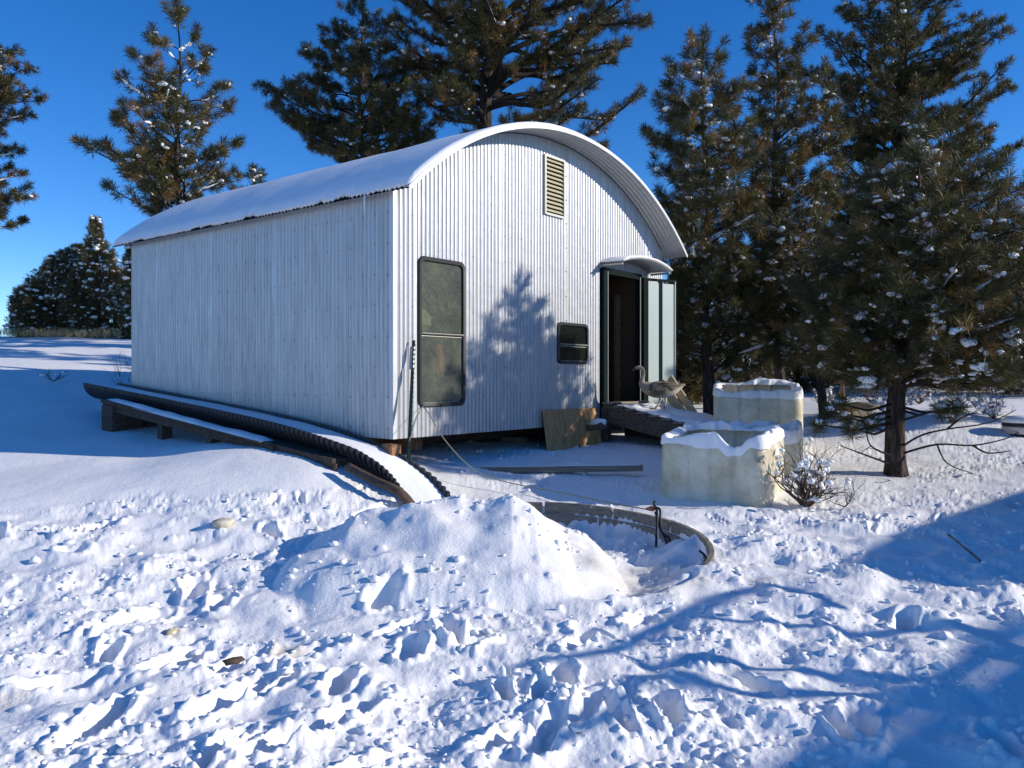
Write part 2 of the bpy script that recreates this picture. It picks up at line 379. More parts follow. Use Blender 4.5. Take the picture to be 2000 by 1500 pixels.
ii = np.arange(ni-1)[:, None]*nj+np.arange(nj-1)[None, :]
Q = np.stack([ii, ii+1, ii+nj+1, ii+nj], -1).reshape(-1, 4)
g = mesh_obj('snow_ground', V, Q, M['snow'], smooth=True, kind='structure')
a_ = g.data.attributes.new('dirt', 'FLOAT', 'POINT'); a_.data.foreach_set('value', dirt.ravel().astype(np.float32))
def gz(x, y): return ground_z(x, y)

def scatter_chunks():
    rs = np.random.RandomState(3); n = 5200; y = 2.8*(12/2.8)**rs.rand(n); x = rs.uniform(-.72, .75, n)*y
    k = (rough_mask(x, y) > .6) & (noise(x*.85+7, y*1.1, 47)+.5*rs.rand(n) > .1); x = x[k]; y = y[k]; n = len(x)
    i = np.clip(np.searchsorted(rows, y), 1, ni-1); j = np.clip(np.searchsorted(cols, x/y), 1, nj-1); z = Zg[i, j]
    s_ = .005+.022*rs.rand(n)**4.0*1.3; s_ = s_*np.where(y > 8, .8, 1.0); bm = bmesh.new(); bmesh.ops.create_icosphere(bm, subdivisions=1, radius=1); bm.verts.index_update()
    IV = np.array([v.co[:] for v in bm.verts]); IF = np.array([[v.index for v in f.verts] for f in bm.faces]); bm.free()
    V = IV[None]*(1+.8*(rs.rand(n, len(IV), 1)-.5))*s_[:, None, None]*np.stack([rs.uniform(.6, 1.5, n), rs.uniform(.6, 1.5, n), rs.uniform(.5, 1, n)], -1)[:, None]
    a = rs.rand(n)*6.28; ca = np.cos(a)[:, None]; sa = np.sin(a)[:, None]
    V = np.stack([V[..., 0]*ca-V[..., 1]*sa+x[:, None], V[..., 0]*sa+V[..., 1]*ca+y[:, None], V[..., 2]+(z+s_*.25)[:, None]], -1)
    Fc = (IF[None]+(np.arange(n)*len(IV))[:, None, None]).reshape(-1, 3)
    o = mesh_obj('snow_crumbs', V.reshape(-1, 3), Fc, M['snow_soft'], kind='stuff'); tag(o, 'small broken crumbs of snow strewn over the trampled ground', 'snow crumbs')
scatter_chunks()
# ------------------------------------------------------------------ shed (local: x along the front, y to the back, z up)
W_, D_, HS, RISE = 6.0, 5.67, 2.77, 1.12
Rr = (W_*W_/4+RISE*RISE)/(2*RISE); ZC = HS+RISE-Rr
def arch(x): return ZC+math.sqrt(max(Rr*Rr-(x-W_/2)**2, 0))
shed = empty('corrugated_shed', (-1.289, 9.0, .93), math.radians(51.5),
             'silver corrugated metal shed with a snow covered barrel roof and open dark door', 'shed')
PITCH = .068; AMP = .0098
def cor_(x): return 1-2*abs(math.sin(PI*x/PITCH))**.65
OPEN = [(.36, 1.13, .36, 2.03), (2.895, 3.42, .83, 1.33), (4.15, 5.2, -.02, 1.97), (2.66, 3.0, 2.42, 3.32)]
# OPEN refined below: (x0,x1,z0,z1) tall window, small window, door, vent
def f_of(px_, y_off=0): pass
def s_at(px_, off=0.0):
    k = (px_-1000)/F; X0 = -1.289+.7826*off; Z0 = 9-.6225*off
    return (k*Z0-X0)/(.6225-k*.7826)
def z_at(px_, py_, off=0.0):
    s_ = s_at(px_, off); Z = 9-.6225*off+.7826*s_; return EYE-(py_-HZ)/F*Z-.93
def rect(px0, px1, pyt, pyb, off=0):
    a, b = s_at(px0, off), s_at(px1, off); pm = (px0+px1)/2; return (a, b, z_at(pm, pyb, off), z_at(pm, pyt, off))
WIN = rect(813, 905, 506, 794); SWIN = rect(1085, 1146, 631, 711); DOOR = rect(1171, 1246, 530, 781); VENT = rect(1060, 1099, 308, 423)
def inset(r, d): return (r[0]+d, r[1]-d, r[2]+d, r[3]-d)
OPEN = [inset(WIN, .035), inset(SWIN, .035), (DOOR[0]+.03, DOOR[1]-.03, -.1, DOOR[3]-.03), inset(VENT, .02)]
seams = [0, .34, 1.09, 1.84, 2.58, 3.31, 4.08, 4.82, 5.55, W_]
for k in range(len(seams)-1):
    s0, s1 = seams[k], seams[k+1]; n = max(4, int(round((s1-s0)/(PITCH/10)))); idx = {}; V = []; Fs = []
    cuts = sorted({v for o in OPEN for v in (o[2], o[3])})
    def prof(x): return -.010-AMP if x > s1-.045 and k < len(seams)-2 else -.010+AMP*cor_(x)*1.15
    def vid(x, z):
        key = (round(x, 4), round(z, 4))
        if key not in idx: idx[key] = len(V); V.append((x, prof(x)-.002*(k % 2), z))
        return idx[key]
    xs = [s0+(s1-s0)*i/n for i in range(n+1)]
    for i in range(n):
        a, b = xs[i], xs[i+1]; mid = (a+b)/2
        zs = [0.0]+[c for c in cuts if 0 < c < arch(mid)-.03]+[None]
        for q in range(len(zs)-1):
            z0 = zs[q]; z1 = zs[q+1]; zm = z0+.01
            if any(o[0] < mid < o[1] and o[2]-1e-4 <= zm < o[3] for o in OPEN): continue
            ta = z1 if z1 is not None else arch(a)-.004; tb = z1 if z1 is not None else arch(b)-.004
            Fs.append((vid(a, z0), vid(b, z0), vid(b, tb), vid(a, ta)))
    mesh_obj('metal_sheet', V, Fs, M['tin'], shed, True)
nl = 8
for k in range(nl):
    y0 = D_*k/nl; y1 = D_*(k+1)/nl; n = int(round((y1-y0)/(PITCH/10))); rowsL = []
    for i in range(n+1):
        y = y0+(y1-y0)*i/n; d = -.010+AMP*cor_(y)*1.15
        if k < nl-1 and y > y1-.03: d = -.010-AMP
        d -= .002*(k % 2); rowsL.append([(d, y, 0), (d, y, HS+.02)])
    MB().grid(rowsL).build('metal_sheet', M['tin'], shed, True)
# right and back walls
def wallgrid(fn, n):
    return [[fn(i/n, 0), fn(i/n, 1)] for i in range(n+1)]
MB().grid(wallgrid(lambda t, q: (W_+.01+AMP*math.cos(2*PI*t*D_/PITCH), t*D_, q*(HS+.02)), int(D_/PITCH*6))).build('metal_sheet', M['tin'], shed, True)
MB().grid(wallgrid(lambda t, q: (t*W_, D_+.01+AMP*math.cos(2*PI*t*W_/PITCH), q*arch(t*W_)), int(W_/PITCH*6))).build('metal_sheet', M['tin'], shed, True)
# corner trims
MB().box((-.0, -.02, HS/2-.002), (.055, .012, HS), None, .003).box((-.0215, .01, HS/2-.002), (.012, .055, HS), None, .003).build('corner_trim', M['trim'], shed)
MB().box((W_, -.02, HS/2-.002), (.055, .012, HS), None, .003).build('corner_trim', M['trim'], shed)
# screws
sc = MB()
def screw(p, n):
    n = Vector(n); a = Vector((0, 0, 1)); b = n.cross(a); V = [Vector(p)+(a*math.cos(q)+b*math.sin(q))*.009 for q in [i*PI/3 for i in range(6)]]+[Vector(p)+n*.007]
    sc.add(V, [(i, (i+1) % 6, 6) for i in range(6)])
for r_ in range(12):
    z = .12+r_*.335
    for j in range(int(W_/(PITCH*3))):
        x = PITCH*.5+j*PITCH*3+PITCH*3*.5*0; x = round(x/PITCH)*PITCH+(.0)
        if z < arch(x)-.1 and not any(o[0]-.06 < x < o[1]+.06 and o[2]-.06 < z < o[3]+.06 for o in OPEN): screw((x, -.0205, z+R.uniform(-.012, .012)), (0, -1, 0))
    if z < HS-.05:
        for j in range(int(D_/(PITCH*3))): screw((-.0205, round((.1+j*PITCH*3)/PITCH)*PITCH, z+R.uniform(-.012, .012)), (-1, 0, 0))
sc.build('screws', M['screw'], shed, kind='stuff')
# structure below and inside
MB().box((W_/2, .75, -.09), (W_-.1, .12, .16)).box((.6, D_/2, -.09), (.1, D_-.4, .16)).build('floor_beam', M['wood_dark'], shed)
MB().box((W_/2, D_/2, .0), (W_-.12, D_-.12, .03)).build('floor', M['wood_dark'], shed)
for x_ in (.2, 3.0, 5.8):
    for y_ in (.7, 2.8, 5.4):
        MB().box((x_, y_, -.36), (.25, .3, .38), None, .01).build('foundation_block', M['wood_grey'], shed)
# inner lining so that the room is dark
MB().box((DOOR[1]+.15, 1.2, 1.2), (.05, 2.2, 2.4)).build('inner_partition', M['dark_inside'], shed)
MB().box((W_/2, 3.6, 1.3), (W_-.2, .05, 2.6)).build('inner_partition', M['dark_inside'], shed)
# brown door post inside
MB().box((DOOR[1]-.13, .3, 1.0), (.12, .06, 1.95), None, .004).build('inner_stud', wood('stud', (.16, .08, .035), (.3, .17, .09)), shed)
# roof
def roof_pts(x_ang, y, r): return (W_/2+r*math.sin(x_ang), y, ZC+r*math.cos(x_ang))
TH = math.asin((W_/2+.15)/Rr); OF, OB = .40, .33
ny = int((D_+OF+OB)/PITCH*8); rowsR = []
for j in range(ny+1):
    y = -OF+(D_+OF+OB)*j/ny; w = .005*math.cos(2*PI*y/PITCH)
    rowsR.append([roof_pts(-TH+2*TH*i/34, y, Rr+.012+w) for i in range(35)])
mb = MB().grid(rowsR); n0 = len(mb.v)
ro = mb.build('roof_sheet', M['tin'], shed, True)
MB().grid([[ (p[0]+math.sin(-TH+2*TH*i/34)*.004, p[1], p[2]+math.cos(-TH+2*TH*i/34)*.004) for i, p in enumerate(rw_)] for rw_ in rowsR]).build('painted_roof_face', M['dark_green'], shed, True)
sol = ro.modifiers.new('t', 'SOLIDIFY'); sol.thickness = .002; sol.offset = 0
# rim flashing and snow edge at the front
mb = MB(); rws = []
for i in range(61):
    a = -TH+2*TH*i/60; rws.append([roof_pts(a, -OF-.012, Rr-.012), roof_pts(a, -OF-.018, Rr-.012), roof_pts(a, -OF-.018, Rr+.034), roof_pts(a, -OF+.06, Rr+.034), roof_pts(a, -OF+.06, Rr+.030), roof_pts(a, -OF-.012, Rr+.028)])
mb.grid(rws, closed=True, cap=True).build('roof_rim', M['trim'], shed)
# roof purlins seen under the overhang
# snow on the roof
ns = 300; na_ = 70; top = []; bot = []
for j in range(ns+1):
    y = -OF+.0+(D_+OF+OB-.0)*j/ns; rt = []; rb = []
    cor = math.cos(2*PI*y/PITCH)
    cut = .022+max(0, n1(y*2.2, 3, 60)-.12)*.06+.016*(1+cor)+.012*n1(y*14, 1, 63)
    if 1.0 < y < 1.12 or 2.35 < y < 2.6 or 3.62 < y < 3.8: cut += .03
    a0 = -TH-.004+cut/Rr*1.6
    for i in range(na_+1):
        a = a0+(TH*2-.0-cut/Rr)*i/na_ if i else a0
        a = a0+(TH-a0)*i/na_
        e = min(1, (a-a0)*Rr/.12+.18, (TH-a)*Rr/.1+.12); e2 = min(1, (y+OF)/.05+.25, (D_+OB-y)/.05+.2)
        t = .052*math.sqrt(max(e, 0))*math.sqrt(max(e2, 0))+.010*n1(a*Rr*1.2, y*1.1, 61)+.003*n1(a*Rr*6, y*3.2, 62)
        t *= (1 if a < .25 else max(.45, 1-(a-.25)*1.2))
        rt.append(roof_pts(a, y, Rr+.022+max(t, .006))); rb.append(roof_pts(a, y, Rr+.018+.005*cor))
    top.append(rt); bot.append(rb)
mb = MB(); mb.grid(top); mb.grid([list(r[::-1]) for r in bot])
mb.grid([[b[0], t[0]] for b, t in zip(bot, top)]); mb.grid([[t[-1], b[-1]] for b, t in zip(bot, top)])
mb.grid([top[0], bot[0]]); mb.grid([bot[-1], top[-1]])
mb.build('roof_snow', M['snow_soft'], shed, True)
# icicle at the near corner of the eave
MB().tube([(-.16, .28, HS-.1), (-.162, .28, HS-.2), (-.16, .281, HS-.34)], [.014, .009, .001], 6).build('icicle', mat('ice', (.8, .86, .92), .15), shed, True)

def rrect(x0, x1, z0, z1, r, y, n=6):
    P = []
    for cx, cz, a0 in ((x1-r, z1-r, 0), (x0+r, z1-r, PI/2), (x0+r, z0+r, PI), (x1-r, z0+r, 1.5*PI)):
        for i in range(n+1): a = a0+PI/2*i/n; P.append((cx+r*math.cos(a), y, cz+r*math.sin(a)))
    return P
def rv_window(rc, rad, bar, fw=.05, gl='glass'):
    x0, x1, z0, z1 = rc
    fr = MB(); loops = [rrect(x0, x1, z0, z1, rad, -.005), rrect(x0, x1, z0, z1, rad, -.036), rrect(x0+.012, x1-.012, z0+.012, z1-.012, rad, -.048), rrect(x0+fw, x1-fw, z0+fw, z1-fw, rad*.7, -.044), rrect(x0+fw, x1-fw, z0+fw, z1-fw, rad*.7, .0)]
    fr.grid(loops, closed=True); wd = fr.build('window', M['black_rubber'], shed)
    zb = z0+(z1-z0)*bar
    MB().box(((x0+x1)/2, -.03, zb), (x1-x0-fw*1.6, .03, .035), None, .005).build('window_bar', M['black_rubber'], wd)
    MB().box(((x0+x1)/2, -.048, zb+.002), (x1-x0-fw*2, .006, .006)).build('bar_strip', M['alu'], wd)
    for a, b in ((z0+fw*.6, zb), (zb, z1-fw*.6)):
        MB().add([(x0+fw*.6, -.018, a), (x1-fw*.6, -.018, a), (x1-fw*.6, -.018, b), (x0+fw*.6, -.018, b)], [(0, 1, 2, 3)]).build('pane', M[gl], wd)
    # aluminium inner strips
    st = MB(); e = fw+.004
    st.grid([rrect(x0+e-.006, x1-e+.006, z0+e-.006, zb-.02, .03, -.021), rrect(x0+e+.004, x1-e-.004, z0+e+.004, zb-.03, .026, -.024)], closed=True)
    st.build('inner_strip', M['alu'], wd)
    return wd
rv_window(WIN, .09, .49, .045); rv_window(SWIN, .09, .47, .04, 'glass_dark')
# vent with slats
x0, x1, z0, z1 = VENT; vt = MB().box((x0+.012, -.03, (z0+z1)/2), (.03, .03, z1-z0)).box((x1-.012, -.03, (z0+z1)/2), (.03, .03, z1-z0)).box(((x0+x1)/2, -.03, z0+.01), (x1-x0-.05, .03, .03)).box(((x0+x1)/2, -.03, z1-.01), (x1-x0-.05, .03, .03)).build('louvre_vent', M['alu'], shed)
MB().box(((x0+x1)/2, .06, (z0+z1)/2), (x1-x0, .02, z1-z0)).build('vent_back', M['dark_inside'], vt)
tanm = mat('tan_slat', (.50, .45, .30), .6)
n = 13; sl0 = None
for i in range(n):
    z = z0+.04+(z1-z0-.07)*(i+.5)/n
    if sl0 is None:
        sl0 = MB().box((0, 0, 0), (x1-x0-.05, .058, .006), Matrix.Rotation(math.radians(48), 3, 'X')).build('slat', tanm, vt); o = sl0
    else: o = sl0.copy(); COL.objects.link(o)
    o.location = ((x0+x1)/2, -.022, z)
# door frame
x0, x1, z0, z1 = DOOR
df = MB()
df.box((x0+.045, -.04, (z1-.0)/2), (.10, .08, z1), None, .004); df.box((x1-.04, -.04, z1/2), (.07, .08, z1), None, .004); df.box(((x0+x1)/2, -.04, z1-.045), (x1-x0-.17, .078, .09), None, .004)
dfo = df.build('door_frame', M['dark_green'], shed)
MB().box((x0+.098, -.083, z1/2), (.010, .01, z1-.1)).build('edge_strip', M['alu'], dfo)
MB().box((x1-.074, -.083, z1/2), (.010, .01, z1-.1)).build('edge_strip', M['alu'], dfo)
MB().box(((x0+x1)/2, -.03, -.012), (x1-x0, .12, .03), None, .005).build('door_sill', M['wood_grey'], shed)
# open door leaf, hinged at the right jamb
hx, hy = x1+.0, -.09; ex, ey = 5.93, -.33
L = math.hypot(ex-hx, ey-hy); ang = math.atan2(ey-hy, ex-hx)
dl = bpy.data.objects.new('door', None); COL.objects.link(dl); dl.parent = shed; dl.location = (hx, hy, 0); dl.rotation_euler = (0, 0, ang)
zt = z1-.05; lf = MB(); cx_ = L*.47
lf.box((.05, 0, zt/2), (.10, .04, zt), None, .004).box((L-.02, 0, zt/2), (.04, .04, zt), None, .004).box((cx_+.03, 0, zt/2), (.07, .04, zt), None, .004)
lf.box((L/2, 0, zt-.02), (L, .036, .04)).box((L/2, 0, .05), (L, .036, .1))
lf.build('door_leaf', M['dark_green'], dl)
MB().box(((.10+cx_-.005)/2, -.002, zt/2), (cx_-.105, .018, zt-.14)).build('door_panel', M['leaf_pane'], dl)
MB().box(((cx_+.065+L-.04)/2, -.002, zt/2), (L-.04-cx_-.065, .018, zt-.14)).build('door_panel', M['leaf_pane'], dl)
MB().box((L-.045, -.024, zt/2), (.008, .01, zt-.05)).build('edge_strip', M['alu'], dl)
# canopy over the door
cw0, cw1 = x0-.02, 5.62; cm = (cw0+cw1)/2; hw = (cw1-cw0)/2; cr = .105; cR = (hw*hw+cr*cr)/(2*cr); cz = z1+.06+cr-cR; cth = math.asin(hw/cR); CO = .42
rwc = []; rws_t = []; rws_b = []
for i in range(65):
    a = -cth+2*cth*i/64; dz = .007*math.cos(2*PI*(a+cth)*cR/PITCH)
    rwc.append([(cm+(cR+dz)*math.sin(a), y, cz+(cR+dz)*math.cos(a)) for y in (-.02, -CO)])
    t = .036*min(1, (a+cth)*cR/.15+.2, (cth-a)*cR/.15+.2)+.008*n1(a*cR*5, 2, 70)
    P = lambda y, h: (cm+(cR+h)*math.sin(a), y, cz+(cR+h)*math.cos(a))
    rws_t.append([P(-.02, .012), P(-.02, .012+t), P(-CO*.5, .012+t*1.1), P(-CO+.02, .012+t), P(-CO-.012, .012+t*.6), P(-CO-.012, .012)])
cn = MB().grid(rwc).build('door_canopy', M['tin'], shed, True); sm_ = cn.modifiers.new('t', 'SOLIDIFY'); sm_.thickness = .003
MB().grid(rws_t, closed=True, cap=True).build('canopy_snow', M['snow_soft'], cn, True)
ov = [(cw0+.02, z1+.02)]
MB().beam((cw0+.03, -.05, z1+.03), (cw0+.03, -CO+.03, z1+.03), .03, .03).build('canopy_bracket', M['alu'], cn)
MB().beam((cw1-.03, -.05, z1+.03), (cw1-.03, -CO+.03, z1+.03), .03, .03).build('canopy_bracket', M['alu'], cn)

# things inside, behind the windows
o = MB(); o.box((0, 0, 0), (.5, .2, .3), None, .1).box((-.13, .02, .33), (.3, .16, .4), None, .1); o = o.build('cushion', M['cloth_tan'], None); tag(o, 'tan cushion stacked behind the upper pane of the tall window', 'cushion')
def shed_pt(x, y, z): a = math.radians(51.5); return Vector((-1.289+x*math.cos(a)-y*math.sin(a), 9+x*math.sin(a)+y*math.cos(a), .93+z))
o.location = shed_pt((WIN[0]+WIN[1])/2-.08, .32, WIN[2]+1.0); o.rotation_euler = (0, 0, math.radians(51.5))
o = MB().box((0, 0, 0), (.12, .06, .34), None, .03).build('red_cloth', M['cloth_red'], None); tag(o, 'red cloth hanging behind the lower pane of the tall window', 'cloth')
o.location = shed_pt(WIN[1]-.28, .12, WIN[2]+.55); o.rotation_euler = (0, 0, math.radians(51.5))

# ------------------------------------------------------------------ flume, planks
def catmull(P, n=12):
    P = [Vector(p) for p in P]; out = []
    for i in range(len(P)-1):
        a = P[max(i-1, 0)]; b = P[i]; c = P[i+1]; d = P[min(i+2, len(P)-1)]
        for j in range(n):
            t = j/n; out.append(.5*((2*b)+(c-a)*t+(2*a-5*b+4*c-d)*t*t+(3*b-3*c+d-a)*t**3))
    out.append(P[-1]); return out
path = catmull([(-6.15, 12.41, 1.52), (-4.64, 11.22, 1.35), (-3.07, 9.97, 1.165), (-2.29, 9.35, 1.05), (-1.74, 8.93, .93), (-1.36, 8.70, .80), (-1.02, 8.45, .60), (-.72, 8.08, .33)], 40)
cum = [0]
for a, b in zip(path[:-1], path[1:]): cum.append(cum[-1]+(b-a).length)
TL = cum[-1]; K = int(TL/.014); rowsP = []; rowsI = []; rowsS = []
cumA = np.array(cum); pA = np.array([tuple(p) for p in path])
def pp(d): return Vector([float(np.interp(d, cumA, pA[:, q])) for q in range(3)])
for k in range(K+1):
    d = TL*k/K; c = pp(d); t = (pp(min(d+.05, TL))-pp(max(d-.05, 0))); t.z = 0; t.normalize(); sd = Vector((-t.y, t.x, 0))  # sd points left of travel
    ph = (d % .084)/.084; w = .026 if ph < .5 else 0
    rr_ = .235; ro_, ri_ = [], []
    for i in range(15):
        q = PI+PI*i/14+0; x = math.cos(q); z = math.sin(q)
        ro_.append(c+sd*(-x*(rr_+w))+Vector((0, 0, z*(rr_*.92+w)-.0)))
    ri_ = [c+sd*(-math.cos(PI+PI*i/14)*(rr_-.016+w*.6))+Vector((0, 0, math.sin(PI+PI*i/14)*(rr_-.016))) for i in range(14, -1, -1)]
    rowsP.append(ro_+ri_)
    sr = []
    for i in range(9):
        u = -1+2*i/8; sr.append(c+sd*(-u*(rr_-.012))+Vector((0, 0, -.035+.018*(1-u*u)+.012*n1(d*1.6, u*1.5, 77)-.035*(max(0, d-TL+1.2)/1.2))))
    rowsS.append(sr)
fl = MB().grid(rowsP, closed=True, cap=True).build('half_pipe_trough', M['pipe'], None, False)
tag(fl, 'black corrugated half pipe trough full of snow, curving from the shed wall to the pond', 'trough')
MB().grid([r for i, r in enumerate(rowsS) if i % 3 == 0]).build('trough_snow', M['snow_soft'], fl, True)

def plank(a, b, w, h, mt, name, label=None, cat=None, snow=.0, parent=None):
    a = Vector(a); b = Vector(b); o = MB().beam(a, b, w, h).build(name, mt, parent)
    if label: tag(o, label, cat)
    if snow:
        n = max(4, int((b-a).length/.07)); x = (b-a).normalized(); y = Vector((0, 0, 1)).cross(x).normalized(); up = x.cross(y); rr = []
        for i in range(n+1):
            p = a+(b-a)*i/n; r = []
            for j in range(8):
                u = j/7; t = (math.sin(PI*u)**.5)*snow*(1+.4*n1(p.x*3+u, p.y*3, 80))*min(1, i/1.5+.1, (n-i)/1.5+.1)
                r.append(p+y*((u-.5)*w*.98)+up*(h/2-.004+max(t, 0)))
            rr.append(r)
        MB().grid(rr).build('snow_cap', M['snow_soft'], o, True)
    return o
# bench under the trough
def off(u, o, z):  # u along the left wall from the near corner, o out of it
    return Vector((-1.289-.6225*o-.7826*u, 9-.7826*o+.6225*u, z))
tb = empty('trough_bench', off(2.5, .7, .6), 0, 'long low bench of dark weathered planks under the snow filled trough', 'bench')
tb.location = (0, 0, 0)
zb = lambda u: .79+.108*u
plank(off(4.75, .80, zb(4.75)-.02), off(.15, .60, zb(.1)-.07), .24, .055, M['wood_dark'], 'plank', parent=tb)
pc = plank(off(4.73, .80, zb(4.73)-.017), off(1.25, .72, zb(1.25)-.045), .22, .02, M['wood_dark'], 'plank_top', snow=.04, parent=tb)
plank(off(4.75, .30, zb(4.75)-.03), off(1.0, .30, zb(1.0)-.05), .24, .06, M['wood_dark'], 'plank', parent=tb)
for u, w in ((4.5, .42), (3.4, .14), (2.3, .12), (1.1, .12)):
    for oo in (.74, .25):
        z = zb(u)-.055; zg = gz(*off(u, oo, 0)[:2])-.1
        MB().box(off(u, oo, (z+zg)/2), (w, .12 if w < .2 else .3, max(z-zg, .05)), Matrix.Rotation(math.radians(51.5), 3, 'Z'), .004).build('leg', M['wood_dark'], tb)
o = MB().beam(off(4.7, .90, zb(4.7)-.085), off(.1, .70, zb(.1)-.13), .03, .08).build('side_rail', M['wood_dark'], tb)
o = MB().tube(catmull([off(-.1, .72, .70), off(-.45, .72, .60), off(-.8, .68, .5), (-.98, 8.08, .36)], 5), .045, 7).build('old_pole', M['wood_dark'], None, True)
tag(o, 'dark wooden pole lying in the snow under the curved end of the trough', 'pole')
o = MB().box((-1.30, 8.93, .77), (.13, .2, .22), Matrix.Rotation(.7, 3, 'Z'), .01).build('corner_block', wood('orange_block', (.25, .12, .06), (.45, .25, .13)), None)
tag(o, 'orange brown wood block under the near corner of the shed', 'block')

# T post leaning at the corner
a = Vector(((797-1000)/F*8.80, 8.80, .62)); b = Vector(((808-1000)/F*9.15, 9.15, EYE+72/F*9.15)); tp = MB().beam(a, b, .035, .010, 0).beam(a+Vector((0, -.014, 0)), b+Vector((0, -.014, 0)), .006, .03, 0).build('steel_post', M['post'], None)
tag(tp, 'dark green studded steel fence post leaning on the shed beside the tall window', 'post')
for i in range(26):
    p = a+(b-a)*(i+1)/27
    if i == 0: st0 = MB().box((0, 0, 0), (.02, .02, .012)).build('stud', M['post'], tp); st = st0
    else: st = st0.copy(); COL.objects.link(st)
    st.location = p+Vector((.016, -.018, 0))
MB().box(a+(b-a)*.86+Vector((-.01, -.012, 0)), (.05, .012, .26), (b-a).to_track_quat('Z', 'Y').to_matrix(), .003).build('post_plate', M['alu'], tp)

# cable and cords
P = [at(826, 793, 9.31), at(842, 815, 9.2), at(862, 850, 9.12), at(900, 895, 9.05), at(940, 925, 9.0), at(1000, 944, 8.95), at(1100, 963, 8.7), at(1180, 980, 8.3), at(1270, 996, 7.85)]
o = MB().tube(catmull(P, 10), .006, 6).build('cable', M['cable'], None, True); tag(o, 'thin grey green cable drooping from the tall window across the snow to the pond', 'cable')
o = MB().tube(catmull([at(827, 793, 9.3), at(812, 815, 9.1), at(806, 840, 8.9), at(799, 862, 8.8)], 8), .004, 5).build('thin_wire', M['cable'], None, True); tag(o, 'thin wire from the corner of the tall window to the foot of the steel post', 'wire')
cd = empty('cord_bundle', (0, 0, 0), 0, 'black cords with a rusty plug hanging over the pond edge', 'cord')
MB().tube([at(1262, 994, 7.85), at(1274, 993, 7.82), at(1280, 994, 7.8)], [.012, .028, .014], 8).build('plug', M['copper'], cd, True)
for pts in ([(1277, 992, 7.8), (1283, 994, 7.75), (1283, 1030, 7.6), (1281, 1068, 7.45)], [(1279, 992, 7.8), (1289, 996, 7.75), (1290, 1030, 7.6), (1303, 1060, 7.45), (1311, 1080, 7.4)], [(1280, 1000, 7.78), (1290, 1035, 7.6), (1298, 1045, 7.55), (1306, 1050, 7.5), (1310, 1066, 7.45)], [(1283, 994, 7.8), (1277, 985, 7.85), (1279, 978, 7.85)]):
    MB().tube(catmull([at(*q) for q in pts], 6), .012, 6).build('cord', M['cord'], cd, True)
o = MB().tube(catmull([at(1366, 1076, 6.9), at(1376, 1085, 6.85), at(1379, 1104, 6.8)], 5), .01, 6).build('short_cord', M['cord'], None, True); tag(o, 'short black cord end sticking out of the snow inside the pond', 'cord')

# pond rim
pond = empty('pond_rim', (PC[0], PC[1], 0), 0, 'grey weathered curved boards edging the sunken round pond', 'pond edge')
def arc(a0, a1, r0, r1, zt_, zb_, name):
    rws = []; n = 14
    for i in range(n+1):
        a = math.radians(a0+(a1-a0)*i/n); x = math.cos(a); y = math.sin(a); zz = rimz(PC[1]+y*r0)
        rws.append([(x*r0, y*r0, zz+zt_), (x*r1, y*r1, zz+zt_), (x*r1, y*r1, zz+zb_), (x*r0, y*r0, zz+zb_)])
    MB().grid(rws, closed=True, cap=True).build(name, M['wood_grey'], pond)
for k in range(6):
    a0 = -28+k*27; arc(a0+.5, a0+26.5, 1.575, 1.61, .03+.006*(k % 2), -.07, 'rim_board'); arc(a0+6, a0+32, 1.55, 1.572, -.075, -.25, 'liner_board')

# ramp
rp = empty('entry_ramp', (0, 0, 0), 0, 'snowy wooden ramp with a deep side beam leading down from the open door', 'ramp')
r0 = Vector((1.29, 12.2, 0)); nn = Vector((.7826, -.6225, 0)); ff = Vector((.6225, .7826, 0))
def rz(t): return 1.235-.215*t
def rpt(t, w, dz=0): q = r0+nn*t+ff*w; q.z = rz(t)+dz; return q
MB().beam(rpt(.05, 0, -.13), rpt(2.45, 0, -.13), .045, .26).build('side_beam', M['wood_ramp'], rp)
MB().beam(rpt(.05, 1.05, -.13), rpt(2.45, 1.05, -.13), .045, .26).build('side_beam', M['wood_ramp'], rp)
for i in range(13):
    t = .06+i*.19; MB().beam(rpt(t+.09, -.03, .018), rpt(t+.09, 1.08, .018), .178, .03).build('ramp_board', M['wood_grey'], rp)
rr = []
for i in range(40):
    t = .3+2.35*i/39; r = []
    for j in range(20):
        w = -.03+1.12*j/19; e = min(1, j/2+.05, (19-j)/2+.05, i/4+.0)
        c_ = .04+.035*n1(t*5, w*5, 90)+.03*n1(t*14, w*14, 91)+.06*max(0, t-1.3)
        r.append(rpt(t, w, .034+max(c_*e, -.01)))
    rr.append(r)
MB().grid(rr).build('ramp_snow', M['snow_soft'], rp, True)
MB().box(rpt(.1, .02, -.30), (.12, .1, .5), Matrix.Rotation(math.radians(51.5), 3, 'Z'), .004).build('ramp_post', M['wood_dark'], rp)
MB().box(rpt(.35, .9, -.35), (.9, .06, .5), Matrix.Rotation(math.radians(-38.5), 3, 'Z'), .004).build('ramp_back_board', M['wood_dark'], rp)
# concrete-like stub with snow
o = MB().tube([at(1150, 836, 11.75), at(1180, 830, 11.5)], [.05, .055], 8).build('snowy_stub', M['wood_ramp'], None); tag(o, 'short snow topped wood stub poking out beside the ramp', 'stub')
MB().tube([at(1152, 828, 11.72), at(1166, 824, 11.6), at(1182, 824, 11.5)], [.03, .05, .04], 8).build('snow_cap', M['snow_soft'], o, True)
